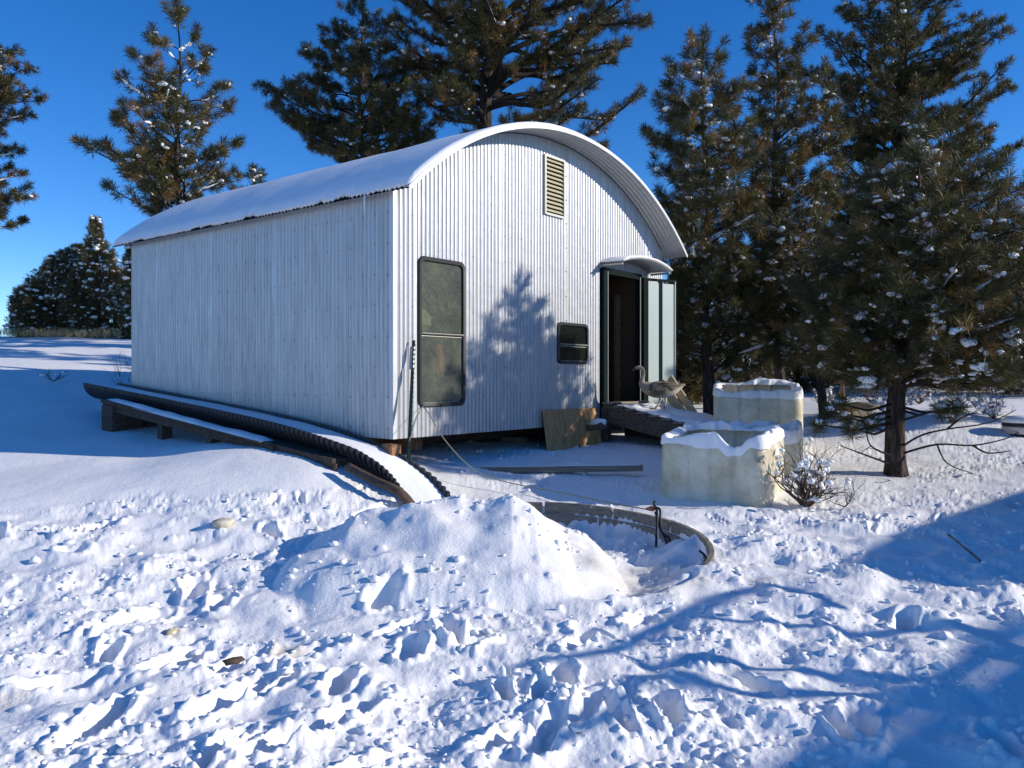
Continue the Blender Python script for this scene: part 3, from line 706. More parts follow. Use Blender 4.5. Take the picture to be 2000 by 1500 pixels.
# plywood sheet
a_ = math.radians(51.5)
s0, s1 = s_at(1066, .12), s_at(1170, .1)
b0 = shed_pt(s0, -.16, -.42); b1 = shed_pt(s1, -.16, -.42); t0 = shed_pt(s0, -.06, z_at(1066, 801, .06)); t1 = shed_pt(s1, -.06, z_at(1168, 796, .06))
mb = MB(); th = Vector((.7826, -.6225, 0))*.012; Vv = [b0, b1, t1, t0]; mb.add([p for p in Vv]+[p+th for p in Vv], [(0, 3, 2, 1), (4, 5, 6, 7), (0, 1, 5, 4), (1, 2, 6, 5), (2, 3, 7, 6), (3, 0, 4, 7)])
o = mb.build('plywood_sheet', M['ply'], None); tag(o, 'orange brown plywood sheet leaning under the shed wall left of the ramp', 'plywood')
# leaning pale board right of door
lb = empty('leaning_boards', (0, 0, 0), 0, 'pale wooden boards leaning against the open door leaf', 'board')
MB().beam(at(1292, 748, 12.75), at(1345, 826, 12.25), .035, .17).build('board', M['wood_pale'], lb)
MB().beam(at(1308, 738, 12.9), at(1358, 812, 12.4), .035, .13).build('board', M['wood_pale'], lb)
o = plank(at(905, 918, 9.75), at(1255, 914, 9.75), .09, .07, M['wood_grey'], 'ground_board', 'long grey board lying half buried in the snow in front of the shed', 'board', snow=.012)

# ------------------------------------------------------------------ plastic tanks
def tank(name, corner, dirf, Lf, Ls, z0, z1, label, notch=None, snow=.06, seed=0, tilt=0, ty=.07):
    """corner: near right bottom corner; dirf: unit dir of the front face going left; side goes 90 deg clockwise away"""
    t = empty(name, (corner[0], corner[1], z0), 0, label, 'plastic tank', 'cut open plastic tanks by the ramp')
    fx, fy = dirf; ln = math.hypot(fx, fy); fx /= ln; fy /= ln; sx, sy = fy, -fx
    if sy < 0: sx, sy = -sx, -sy
    H = z1-z0; r = .13
    P = []
    def side(a, b, nrm, L):
        n = int(L/.025)
        for i in range(n+1):
            u = i/n; d = 0; x = u*L
            for c, w in ((.2, .05), (.47, .05), (.74, .05)):
                q = abs(x/L-c)*L
                if q < w: d = -.03*(.5+.5*math.cos(PI*q/w))
            P.append((a[0]+(b[0]-a[0])*u+nrm[0]*d, a[1]+(b[1]-a[1])*u+nrm[1]*d))
    def cornerp(cx, cy, a0):
        for i in range(1, 6): a = a0+PI/2*i/6; P.append((cx+r*math.cos(a), cy+r*math.sin(a)))
    # local: X to the left along the front, Y back
    side((r, 0), (Lf-r, 0), (0, -1), Lf-2*r); cornerp(Lf-r, r, -PI/2)
    side((Lf, r), (Lf, Ls-r), (1, 0), Ls-2*r); cornerp(Lf-r, Ls-r, 0)
    side((Lf-r, Ls), (r, Ls), (0, 1), Lf-2*r); cornerp(r, Ls-r, PI/2)
    side((0, Ls-r), (0, r), (-1, 0), Ls-2*r); cornerp(r, r, PI)
    def w(x, y, z): return (x*fx+y*sx, x*fy+y*sy, z-tilt*x)
    def topz(x, y, i):
        z = H+ty*y+.012*n1(x*4, y*4, seed+5)
        if notch and y < .25: z -= notch[2]*float(sst(notch[0]-.07, notch[0]+.05, x)*(1-sst(notch[1]-.05, notch[1]+.07, x)))
        return z
    rws = []; cen = (Lf/2, Ls/2)
    for k, f in enumerate([0, .15, .5, .85, .94, 1.0]):
        tap = [1, 1, 1, 1, .985, .96][k]
        rws.append([w(cen[0]+(x-cen[0])*tap, cen[1]+(y-cen[1])*tap, topz(x, y, 0)*f) for x, y in P])
    inner = [w(cen[0]+(x-cen[0])*.93, cen[1]+(y-cen[1])*.93, topz(x, y, 0)-.005) for x, y in P]
    inb = [w(cen[0]+(x-cen[0])*.94, cen[1]+(y-cen[1])*.94, .12) for x, y in P]
    MB().grid(rws+[inner, inb], closed=True).build('tank_wall', M['tank'], t, True)
    MB().grid([inb, [w(cen[0]+(x-cen[0])*.01, cen[1]+(y-cen[1])*.01, H*.55) for x, y in P]], closed=True).build('tank_fill_snow', M['snow_soft'], t, True)
    # rim snow
    rs = []; n = len(P)
    for i, (x, y) in enumerate(P+[P[0]]):
        c = w(cen[0]+(x-cen[0])*.955, cen[1]+(y-cen[1])*.955, topz(x, y, 0)); nx, ny_ = (x-cen[0]), (y-cen[1]); l = math.hypot(nx, ny_); nx, ny_ = nx/l, ny_/l
        ox, oy = nx*fx+ny_*sx, nx*fy+ny_*sy
        q = n1(x*2.6+seed, y*2.6, seed+9)+.35*n1(x*9, y*9, seed+4); h = snow*(1+1.0*q); wd = .055*(1+.7*n1(x*5, y*5, seed+3))+.012*n1(x*15, y*15, seed)
        if h < .02: h = .02
        row = []
        for j in range(9):
            a = PI*j/8; wq = wd*(.62 if math.cos(a) > 0 else 1.3); row.append((c[0]+ox*math.cos(a)*wq, c[1]+oy*math.cos(a)*wq, c[2]+math.sin(a)*h-(.05+.03*q if j in (0,) else .03 if j == 1 else .0)))
        rs.append(row)
    MB().grid(rs).build('rim_snow', M['snow_soft'], t, True)
    return t
tank('plastic_tank', (2.53, 8.3), (-.86, .5), 1.12, 1.0, .22, .93, 'dirty yellowed plastic tank nearest the camera, half sunk in snow beside the bare bush', (.2, .42, .09), .07, 1)
tank('plastic_tank', (3.34, 9.75), (-.9, .44), 1.3, .8, .3, .87, 'low snow buried plastic tank between the other two tanks', None, .10, 2)
tank('plastic_tank', (3.98, 11.3), (-.97, .24), 1.2, 1.0, .55, 1.36, 'tall white plastic tank at the back next to the pine trunks', None, .055, 3, ty=.13)

# ------------------------------------------------------------------ conifers
def ico(sub=1):
    bm = bmesh.new(); bmesh.ops.create_icosphere(bm, subdivisions=sub, radius=1)
    bm.verts.index_update(); V = np.array([v.co[:] for v in bm.verts]); Fc = np.array([[v.index for v in f.verts] for f in bm.faces]); bm.free(); return V, Fc
ICV, ICF = ico(2); ICV1, ICF1 = ico(1)
def blobs(C, Sc, seed=0):
    C = np.asarray(C); Sc = np.asarray(Sc); rs = np.random.RandomState(seed); n = len(C)
    V = np.repeat(ICV[None], n, 0)*(1+.55*(rs.rand(n, len(ICV), 1)-.5)); V = V*Sc[:, None, :]
    a = rs.rand(n)*6.28; ca, sa = np.cos(a)[:, None], np.sin(a)[:, None]; x = V[..., 0]*ca-V[..., 1]*sa; y = V[..., 0]*sa+V[..., 1]*ca
    V = np.stack([x, y, V[..., 2]], -1)+C[:, None, :]
    Fc = (ICF[None]+(np.arange(n)*len(ICV))[:, None, None]).reshape(-1, 3); return V.reshape(-1, 3), Fc
def tufts(C, D, tint, L, n, w, rs, spread=1.0, shaft=.12):
    C = np.asarray(C, float); D = np.asarray(D, float); D /= np.linalg.norm(D, axis=1, keepdims=True)+1e-9; N = len(C)
    a = rs.randn(N, n, 3); a /= np.linalg.norm(a, axis=2, keepdims=True)
    k = rs.uniform(.15, 1.25, (N, n, 1)); d = a*spread+D[:, None]*k; d /= np.linalg.norm(d, axis=2, keepdims=True)
    base = C[:, None]+D[:, None]*(rs.rand(N, n, 1)-.75)*shaft
    ln = L*rs.uniform(.75, 1.1, (N, n, 1)); tip = base+d*ln
    tip[..., 2] += -.02*rs.rand(N, n)
    s = np.cross(d, rs.randn(N, n, 3)); s /= np.linalg.norm(s, axis=2, keepdims=True)+1e-9
    midp = base+d*ln*.5
    V = np.stack([base, midp+s*w, tip, midp-s*w], 2)
    m = N*n; V = V.reshape(-1, 3); Fc = np.arange(m*4).reshape(m, 4)
    T = np.repeat(np.clip(np.asarray(tint)[:, None]+rs.uniform(-.06, .06, (N, n)), 0, 1).ravel(), 4)
    return V, Fc, T
def add_tint(o, T):
    a = o.data.attributes.new('tint', 'FLOAT', 'POINT'); a.data.foreach_set('value', T.astype(np.float32))

def pine(name, label, Y, tpx, base, sil, nbr, dens, seed, needle=60, L=.17, nw=.0035, rise=.45, brown=.25, snow=.3, trunk_r=.12, snowsz=.06, group=None, depth=1.0, tips=None, twigr=.006, dz0=0, extra=None, ttop=None, limb=.012, bare=.2, bend=.05):
    """sil: list of (py, pxmin, pxmax) silhouette in photo pixels for this tree at distance Y; base=(px,py)"""
    rs = np.random.RandomState(seed); rd = random.Random(seed)
    B = at(base[0], base[1], Y); B.z = gz(B.x, B.y)-.08
    sil = sorted(sil, key=lambda s: -s[0]); zs = np.array([EYE-(s[0]-HZ)/F*Y for s in sil])
    xl = np.array([(s[1]-1000)/F*Y for s in sil]); xr = np.array([(s[2]-1000)/F*Y for s in sil])
    ztop = zs[-1]+.05; xt = (tpx-1000)/F*Y if ttop is None else (ttop-1000)/F*Y
    def trunk(z):
        t = np.clip((z-B.z)/(ztop-B.z), 0, 1); return Vector((B.x+(xt-B.x)*t+.05*math.sin(z*1.7+seed), Y+.05*math.sin(z*1.3+seed*2), z))
    root = empty(name, B, 0, label, 'pine tree', group)
    def rad(z): return trunk_r*max(.06, (1-(z-B.z)/(ztop-B.z))**.8)
    n = 22; pts = [trunk(B.z+(ztop-B.z)*i/n)-B for i in range(n+1)]
    tr = MB().tube(pts, [rad(p.z+B.z)*(1.25 if i == 0 else 1+.05*rd.uniform(-1, 1)) for i, p in enumerate(pts)], 10).build('trunk', M['bark'], root, True)
    br = MB(); bs = MB(); C = []; Dd = []; T = []; SC = []; SS = []
    area = (xr-xl); cdf = np.cumsum(np.r_[0, np.maximum(.15, (area[1:]+area[:-1])/2)*np.diff(zs)]); cdf /= cdf[-1]
    for k in range(nbr):
        u = (k+rd.random())/nbr; zt_ = float(np.interp(u, cdf, zs)); phi = k*2.39996+rd.uniform(-.4, .4)
        l = float(np.interp(zt_, zs, xl)); r = float(np.interp(zt_, zs, xr)); tc = trunk(zt_)
        cx = math.cos(phi); sy = math.sin(phi)*depth
        rx = (r-tc.x) if cx > 0 else (tc.x-l); rx = max(rx, .1); mean = max((r-l)/2, .12)
        f = rd.uniform(.8, 1.02) if rd.random() < .75 else rd.uniform(.4, .8)
        tip = Vector((tc.x+cx*rx*f, tc.y+sy*mean*f, zt_)); hl = math.hypot(tip.x-tc.x, tip.y-tc.y)
        za = max(zt_-hl*rise*rd.uniform(.7, 1.3), B.z+.25+dz0); A = trunk(za)
        mid = A+(tip-A)*.55+Vector((rd.gauss(0, bend), rd.gauss(0, bend), rd.gauss(-.04, bend)))*hl; bl = (tip-A).length
        cur = catmull([A, A+(mid-A)*.5+Vector((rd.uniform(-.06, .06), rd.uniform(-.06, .06), .02))*bl, mid, tip], 4)
        r0_ = min(rad(za)*.6, .012+bl*limb); cur_ = [p-B for p in cur]; m_ = len(cur_)
        br.tube(cur_, [max(r0_*(1-i/m_)**.7, twigr*.8) for i in range(m_)], 5, False)
        dirb = (tip-mid).normalized()
        nt = max(1, int(dens*bl*rd.uniform(.8, 1.3)))
        isb = rd.random() < brown
        if rd.random() < snow*2.0 and m_ > 6:
            i0_ = rd.randrange(2, m_-4); i1_ = min(m_-1, i0_+rd.choice([2, 3, 4])); w_ = rd.uniform(.6, 1.2)*snowsz*.55
            bs.tube([p+Vector((rd.gauss(0, .006), rd.gauss(0, .006), w_*.45)) for p in cur_[i0_:i1_+1]], [w_*(.25 if i in (i0_, i1_) else rd.uniform(.7, 1.1)) for i in range(i0_, i1_+1)], 6)
        C.append(tip-B); Dd.append(dirb+Vector((0, 0, .3))); T.append(rd.uniform(.05, .6))
        for q in range(nt):
            s = (q+.6)/nt; s = bare+(.97-bare)*s**.8; fi = s*(m_-1); i = int(fi); i = min(i, m_-2); p = cur[i]+(cur[i+1]-cur[i])*(fi-i)
            dv = (cur[i+1]-cur[i]).normalized(); sgn = 1 if q % 2 else -1; sd_ = dv.cross(Vector((0, 0, 1))); sd_.normalize()
            tl = (.14+.32*(1-s)*bl*.5+.1)*rd.uniform(.6, 1.3); tl = min(tl, .75)
            td = (dv*rd.uniform(.4, 1)+sd_*sgn*rd.uniform(.3, 1)+Vector((0, 0, rd.uniform(-.15, .6)))).normalized()
            e = p+td*tl; br.tube([p-B, p+td*tl*.5-Vector((0, 0, .02*tl))-B, e-B], [twigr*1.1, twigr*.9, twigr*.6], 3, False)
            C.append(e-B); Dd.append(td+Vector((0, 0, .35))); inner = s < .5
            tv = rd.uniform(.62, 1) if (rd.random() < brown*(1.6 if inner else .7)) else rd.uniform(0, .58)
            T.append(tv)
            if rd.random() < .45 and tl > .2:
                C.append(p+td*tl*.5-B); Dd.append(td+Vector((0, 0, .3))); T.append(rd.uniform(.5, 1) if rd.random() < brown*1.8 else rd.uniform(0, .6))
            if rd.random() < snow:
                a = rd.uniform(.4, 1.6)*snowsz; q0 = e-td*.05-B+Vector((0, 0, .02))
                for _ in range(rd.choice([1, 2, 3])): SC.append(q0+Vector((rd.gauss(0, .03), rd.gauss(0, .03), rd.gauss(0, .015)))-td*rd.uniform(0, .06)); SS.append((a*rd.uniform(.5, 1.3), a*rd.uniform(.4, .9), a*rd.uniform(.3, .7)))
        if rd.random() < snow*1.2:
            for i in range(1, m_-2):
                if rd.random() < .35: SC.append(cur[i]-B+Vector((0, 0, .02))); SS.append((.05+.03*rd.random(), .03, .02+.015*rd.random()))
    # leader
    for q in range(6): C.append(trunk(ztop-.1*q)-B); Dd.append(Vector((rd.uniform(-.4, .4), rd.uniform(-.4, .4), 1))); T.append(.3)
    if extra:
        for (px_, py_, dy) in extra:
            for _ in range(3): C.append(at(px_+rd.uniform(-6, 6), py_+rd.uniform(-6, 6), Y+dy)-B); Dd.append(Vector((rd.uniform(-1, 1), rd.uniform(-1, 1), .6))); T.append(rd.uniform(0, .5))
            e = at(px_, py_, Y+dy); A = trunk(min(e.z, ztop)-.3*0); br.tube([A-B, (A+e)/2-B+Vector((0, 0, -.08)), e-B], [.02, .014, .006], 4, False)
            SC.append(e-B+Vector((0, 0, .04))); SS.append((snowsz*1.3, snowsz, snowsz*.8))
    br.build('branches', M['twig'], root, True, 'stuff')
    if bs.v: bs.build('branch_snow', M['snow_soft'], root, True, 'stuff')
    Vn, Fn, Tn = tufts([tuple(c) for c in C], [tuple(d) for d in Dd], T, L, needle, nw, rs, .85, .14)
    cr = mesh_obj('crown', Vn, Fn, M['needle'], root); add_tint(cr, Tn)
    if SC:
        Vs, Fs_ = blobs([tuple(c) for c in SC], SS, seed); mesh_obj('snow_clumps', Vs, Fs_, M['snow_soft'], root, True, 'stuff')
    print(name, len(C), 'tufts', len(SC), 'snow'); return root

# 1 left pine behind the shed
pine('pine_tree', 'young pine with an open crown standing left behind the shed roof', 17, 348, (352, 760),
     [(0, 335, 365), (40, 300, 385), (110, 265, 425), (170, 228, 435), (215, 235, 440), (250, 160, 470), (300, 165, 465), (345, 180, 460), (395, 200, 330), (420, 200, 300)], 46, 5.2, 1, 85, .2, .0055, .75, .3, .5, .10, .05, bare=.4, bend=.08)
# 2 left-centre
pine('pine_tree', 'dark bushy pine rising behind the middle of the shed roof, left of the big pine', 22, 705, (705, 700),
     [(-10, 690, 722), (60, 620, 760), (130, 600, 790), (165, 500, 840), (200, 490, 860), (240, 540, 870), (275, 590, 870), (300, 610, 850)], 74, 6.5, 2, 75, .2, .006, .4, .08, .22, .13, .045, limb=.016, bare=.4, bend=.09)
# 3 big central
pine('pine_tree', 'largest pine with thick spreading limbs and rusty needles behind the shed roof peak', 21, 960, (945, 700),
     [(-420, 900, 1000), (-250, 800, 1120), (-120, 740, 1240), (-20, 720, 1310), (40, 745, 1335), (90, 740, 1290), (150, 790, 1200), (190, 800, 1250), (230, 830, 1235), (270, 1100, 1240), (300, 1120, 1235)], 118, 6.8, 3, 62, .2, .0062, .34, .3, .3, .27, .05, twigr=.012, limb=.022, bare=.45, bend=.11)
# 4 left edge
pine('pine_tree', 'pine cut off by the left edge of the photo', 20, -60, (-60, 740),
     [(60, -90, 0), (105, -120, 50), (140, -140, 68), (215, -140, 62), (250, -130, 10), (290, -130, 30), (340, -150, 45), (410, -140, 72), (425, -120, 40)], 75, 6, 4, 80, .18, .006, .3, .4, .4, .14, .045)
# 6 right, next to shed
pine('pine_tree', 'pointed pine directly right of the shed with its trunk behind the rear tank', 14.8, 1375, (1382, 800),
     [(66, 1350, 1378), (110, 1320, 1410), (170, 1275, 1450), (230, 1255, 1480), (300, 1265, 1500), (360, 1275, 1510), (430, 1270, 1520), (520, 1290, 1540), (620, 1310, 1540), (700, 1320, 1500)], 112, 6.3, 6, 82, .19, .005, .5, .22, .4, .12, .05, depth=.9)
# 7
pine('pine_tree', 'slender pine with a forked top right of the pointed pine', 17.5, 1512, (1525, 745),
     [(-15, 1490, 1545), (50, 1455, 1570), (110, 1460, 1590), (180, 1470, 1640), (260, 1450, 1650), (340, 1440, 1640), (450, 1420, 1640), (560, 1400, 1640), (640, 1400, 1600)], 95, 5.5, 7, 80, .21, .0058, .8, .3, .4, .12, .055)
# 8 tall at the back right
pine('pine_tree', 'tallest dark pine at the right behind the others, its top beyond the frame', 23, 1760, (1760, 745),
     [(-300, 1700, 1800), (-120, 1660, 1860), (-10, 1640, 1890), (50, 1610, 1905), (100, 1560, 1940), (160, 1550, 1920), (205, 1540, 1965), (260, 1560, 1930), (330, 1560, 1965), (430, 1550, 1990), (560, 1540, 2010), (660, 1560, 2000)], 215, 7, 8, 64, .2, .0068, .4, .12, .2, .22, .05, twigr=.009, limb=.014)
# 9 near right
t9 = pine('pine_tree', 'nearest pine with a bare lower trunk rising from the trampled snow at the right', 10.1, 1800, (1750, 930),
     [(225, 1790, 1835), (270, 1765, 1870), (330, 1710, 1940), (400, 1640, 1990), (470, 1590, 2030), (540, 1560, 2060), (620, 1550, 2070), (690, 1580, 2060), (740, 1640, 2040)], 104, 7.6, 9, 95, .175, .0036, .35, .2, .6, .13, .048, depth=.9,
     extra=[(1620, 805, -.6), (1650, 815, -.5), (1700, 830, -.4), (1600, 830, -.6), (1665, 838, -.5), (1640, 790, -.5), (1840, 800, -.5), (1870, 795, -.5)], dz0=.9, limb=.01)
rd9 = random.Random(4); dead = MB(); B9 = t9.location.copy()
for pts in ([(1765, 885), (1830, 868), (1900, 870), (1960, 858), (1990, 845)], [(1765, 870), (1800, 850), (1850, 838), (1930, 826), (1985, 800)], [(1830, 868), (1850, 905), (1900, 925)], [(1740, 890), (1700, 870), (1690, 830), (1675, 800)], [(1735, 905), (1680, 885), (1640, 870)], [(1900, 870), (1930, 885), (1975, 880)], [(1850, 838), (1880, 815), (1910, 805)], [(1765, 820), (1840, 800), (1900, 795)]):
    q = [at(px_, py_, 9.95-.15*i)-B9 for i, (px_, py_) in enumerate(pts)]; q = catmull(q, 4); dead.tube(q, [.014*(1-.75*i/len(q)) for i in range(len(q))], 4, False)
    for p in q[3:]:
        if rd9.random() < .6: dead.tube([p, p+Vector((rd9.uniform(-.1, .15), rd9.uniform(-.1, .1), rd9.uniform(-.06, .08)))], [.004, .002], 3, False)
dead.build('dead_branches', M['twig'], t9, True, 'stuff')
# 10 leaning behind rear tank
pine('pine_tree', 'small leaning pine with a crooked trunk behind the right end of the rear tank', 14.6, 1575, (1618, 800),
     [(420, 1540, 1600), (500, 1480, 1700), (580, 1450, 1740), (650, 1460, 1720), (700, 1500, 1700)], 70, 7, 10, 80, .18, .0045, .4, .25, .5, .085, .05, ttop=1540)
# 11 far right tall, mostly beyond the frame
pine('pine_tree', 'pine whose branches reach in from the right edge of the photo', 13.5, 2080, (2090, 800),
     [(330, 2040, 2100), (420, 1980, 2200), (520, 1950, 2250), (620, 1930, 2260), (700, 1900, 2250)], 75, 7, 12, 75, .19, .0045, .4, .2, .45, .13, .05)
# small one peeping over the roof
pine('pine_tree', 'small snowy pine top peeping over the rear of the shed roof', 19, 500, (500, 740), [(330, 485, 510), (360, 465, 530), (400, 440, 560), (480, 420, 580)], 30, 5, 13, 70, .17, .0055, .4, .1, .8, .08, .05)

def juniper(name, label, Y, base, sil, n, seed, cat='juniper', size=.14, snow=.12, tints=(.25, 1), group=None, nbr=26):
    rs = np.random.RandomState(seed); B = at(base[0], base[1], Y); B.z = gz(B.x, B.y)-.1
    sil = sorted(sil, key=lambda s: -s[0]); zs = np.array([EYE-(s[0]-HZ)/F*Y for s in sil]); xl = np.array([(s[1]-1000)/F*Y for s in sil]); xr = np.array([(s[2]-1000)/F*Y for s in sil])
    root = empty(name, B, 0, label, cat, group)
    w = np.maximum((xr-xl)/2, .05); c = (xr+xl)/2
    z = np.interp(rs.rand(n), np.cumsum(np.r_[0, (w[1:]+w[:-1])/2*np.diff(zs)])/np.sum((w[1:]+w[:-1])/2*np.diff(zs)), zs)
    a = rs.rand(n)*2*PI; r = np.sqrt(rs.rand(n))*.35+.65*rs.rand(n)**.35; r = np.clip(r, 0, 1)
    clump = 1+.16*np.sin(a*5+z*4+seed)+.1*np.sin(a*11-z*7)
    ww = np.interp(z, zs, w); cc = np.interp(z, zs, c)
    P = np.stack([cc+np.cos(a)*ww*r*clump, Y+np.sin(a)*ww*r*clump*.9, z], -1)
    D = np.stack([np.cos(a)*.7, np.sin(a)*.7, .8+rs.rand(n)*.6], -1)
    V, Fc, T = tufts(P-np.array(B), D, rs.uniform(tints[0], tints[1], n), size, 16, size*.055, rs, .55, size*.9)
    o = mesh_obj('crown', V, Fc, M['juniper'], root); add_tint(o, T)
    tr = MB(); tr.tube([(0, 0, 0), (.03, 0, (zs[-1]-B.z)*.5), ((c[-1]-B.x), 0, (zs[-1]-B.z)*.95)], [.12, .08, .02], 8); tr.build('trunk', M['bark'], root, True)
    br = MB(); rd = random.Random(seed)
    for k in range(nbr):
        i = rd.randrange(n); p = Vector(P[i]-np.array(B)); br.tube([(p.x*.1, p.y*.1, max(.1, p.z-.5*math.hypot(p.x, p.y)-.1)), p*.6+Vector((0, 0, p.z*.3)), p], [.03, .018, .008], 4, False)
    br.build('branches', M['twig'], root, True, 'stuff')
    k = rs.rand(n) < snow*np.clip(r, .3, 1)
    if k.any():
        m_ = k.sum(); s = size*rs.uniform(.3, .75, (m_, 1)); V, Fc = blobs(P[k]-np.array(B)+np.array([0, 0, size*.35]), np.c_[s*.95, s*.7, s*.5]*rs.uniform(.6, 1.2, (m_, 1)), seed); mesh_obj('snow_clumps', V, Fc, M['snow_soft'], root, True, 'stuff')
    return root
juniper('juniper_tree', 'pointed juniper, tallest of the clump beside the shed eave', 27, (190, 675), [(425, 180, 192), (470, 168, 205), (520, 150, 235), (580, 120, 262), (640, 110, 265), (672, 125, 262)], 4200, 21, snow=.15)
juniper('juniper_tree', 'broad rounded juniper left of the pointed one', 27.5, (110, 670), [(480, 148, 158), (505, 95, 170), (550, 60, 185), (600, 32, 185), (640, 22, 180), (668, 50, 175)], 4200, 22, snow=.13)
juniper('juniper_tree', 'low dark juniper at the left end of the clump', 26.5, (55, 660), [(560, 40, 60), (580, 28, 85), (620, 22, 110), (655, 40, 110)], 1800, 23, snow=.1)
juniper('juniper_tree', 'snowy juniper half hidden by the far corner of the shed', 26, (262, 680), [(478, 250, 262), (520, 240, 290), (600, 235, 310), (670, 225, 310)], 1800, 24, snow=.25)
# undergrowth conifers right
for i, (px_, Y, top, hw, lab) in enumerate([(1330, 19, 520, 70, 'dark bushy juniper in the gap right of the door leaf'), (1440, 21, 480, 90, 'dense juniper behind the trunk of the pointed pine'), (1560, 23, 500, 90, 'shaded juniper behind the forked pine'),
                                       (1650, 27, 560, 80, 'dim distant juniper seen above the second goose'), (1900, 24, 480, 110, 'juniper behind the lower branches of the nearest pine'), (2040, 21, 420, 110, 'juniper at the far right edge of the grove'), (1780, 28, 600, 80, 'small far juniper between the trunks at the right')]):
    zg = HZ+(EYE-gz((px_-1000)/F*Y, Y))/Y*F
    juniper('juniper_tree', lab, Y, (px_, zg), [(top, px_-8, px_+8), (top+50, px_-hw*.5, px_+hw*.5), (top+130, px_-hw*.9, px_+hw*.9), (zg-45, px_-hw, px_+hw), (zg-4, px_-hw*.8, px_+hw*.8)], 2600, 30+i, size=.16, snow=.07, tints=(0, 1))

# bare bush by the tank
def bush(name, label, B, H, Wd, n, seed, cat='bush', r=.008, sn=14, mt='brush', cl=True):
    rd = random.Random(seed); B = Vector(B); root = empty(name, B, 0, label, cat); mb = MB(); ends = []
    def grow(p, d, l, rr, lev):
        pts = [p]; q = p
        for i in range(4):
            d = (d+Vector((rd.uniform(-.4, .4), rd.uniform(-.4, .4), rd.uniform(-.2, .35)))).normalized(); q = q+d*l/4; pts.append(q)
        mb.tube(pts, [rr, rr*.85, rr*.7, rr*.55, rr*.35], 4, False); ends.append(pts[1]); ends.append(pts[2]); ends.append(pts[3])
        if lev > 0:
            for k in range(rd.choice([3, 4, 5])):
                i = rd.choice([1, 2, 3, 4]); dd = (d+Vector((rd.uniform(-1, 1), rd.uniform(-1, 1), rd.uniform(-.3, .8)))).normalized(); grow(pts[i], dd, l*rd.uniform(.45, .7), rr*.55, lev-1)
    for k in range(n):
        a = rd.uniform(0, 2*PI); grow(Vector((0, 0, 0)), Vector((math.cos(a)*Wd, math.sin(a)*Wd, rd.uniform(.6, 1.3))).normalized(), H*rd.uniform(.5, .8), r, 2)
    mb.build('stems', M[mt], root, True)
    if cl and sn:
        C = [tuple(rd.choice(ends)+Vector((rd.uniform(-.03, .03), 0, .02))) for _ in range(sn)]
        V, Fc = blobs(C, [(rd.uniform(.015, .06), rd.uniform(.015, .04), rd.uniform(.012, .035)) for _ in range(sn)], seed); mesh_obj('snow_clumps', V, Fc, M['snow_soft'], root, True, 'stuff')
    return root
bx, by = 2.98, 8.42; bush('bare_bush', 'bare brown bush with snow lumps growing against the right side of the nearest tank', (bx, by, gz(bx, by)-.03), .6, .7, 17, 5, r=.012, sn=60)
bush('dead_twigs', 'small dead twigs poking out of the snow right of the bare bush', at(1650, 990, 8.35), .3, 1.4, 3, 6, 'twigs', .006, 0)
bush('dead_twigs', 'tiny dry twig in the shaded snow left of the shed', (lambda q: (q[0], q[1], gz(*q)))(gxy(105, 745)), .35, 1.6, 4, 8, 'twigs', .008, 5)
bush('dry_weed', 'dark dry weed beside the far end of the trough', (lambda x, y: (x, y, gz(x, y)))(-5.95, 12.9), .75, .3, 6, 9, 'weed', .006, 0)
bush('low_brush', 'low snowy brush beyond the nearest pine at the right', (lambda q: (q[0], q[1], gz(*q)))((7.0, 13.2)), .5, 1.2, 12, 15, 'brush', .008, 60)
bush('low_brush', 'snowy brush near the white tyre stack at the right edge', (lambda q: (q[0], q[1], gz(*q)))((7.9, 13.6)), .55, 1.2, 12, 16, 'brush', .008, 60)
bush('low_brush', 'wide clump of snowy brush behind the snow bank right of the nearest pine', (6.6, 14.6, gz(6.6, 14.6)), .6, 1.5, 16, 17, 'brush', .008, 90)
bush('low_brush', 'thin snowy brush between the leaning pine and the nearest pine', (5.9, 15.5, gz(5.9, 15.5)), .5, 1.3, 12, 18, 'brush', .008, 60)
bush('low_brush', 'low brush farthest back on the snow between the pine trunks', (8.6, 17.5, gz(8.6, 17.5)), .7, 1.5, 14, 19, 'brush', .009, 60)
# dark branch on near pine (bare)
def stick(pts, r, label, name='stick', mt='wood_grey', n=6):
    o = MB().tube(pts, r, n).build(name, M[mt], None, True); tag(o, label, 'stick'); return o
x, y = gxy(1925, 1105); stick([(x, y, gz(x, y)), (x-.1, y+.05, gz(x, y)+.1), (x-.23, y+.12, gz(x, y)+.22)], [.012, .011, .01], 'short grey stick poking out of the shaded snow at the right')
# debris
def chunk(px_, py_, sz, label, mt='clod', name='ice_chunk', cat='ice chunk'):
    x, y = gxy(px_, py_); V, Fc = blobs([(0, 0, 0)], [sz], int(px_)); V = V*1.0
    o = mesh_obj(name, V, Fc, M[mt], None, False); o.location = (x, y, gz(x, y)+sz[2]*.4+.03); tag(o, label, cat); return o
chunk(435, 1035, (.09, .06, .05), 'dirty yellowish ice chunk on the trampled snow below the trough')
chunk(455, 1306, (.06, .03, .02), 'dark bark piece in a footprint in the foreground', 'wood_dark', 'bark_piece', 'bark')
chunk(335, 1248, (.05, .03, .02), 'small yellow straw lump in the left foreground snow', 'wood_pale', 'straw_lump', 'straw')
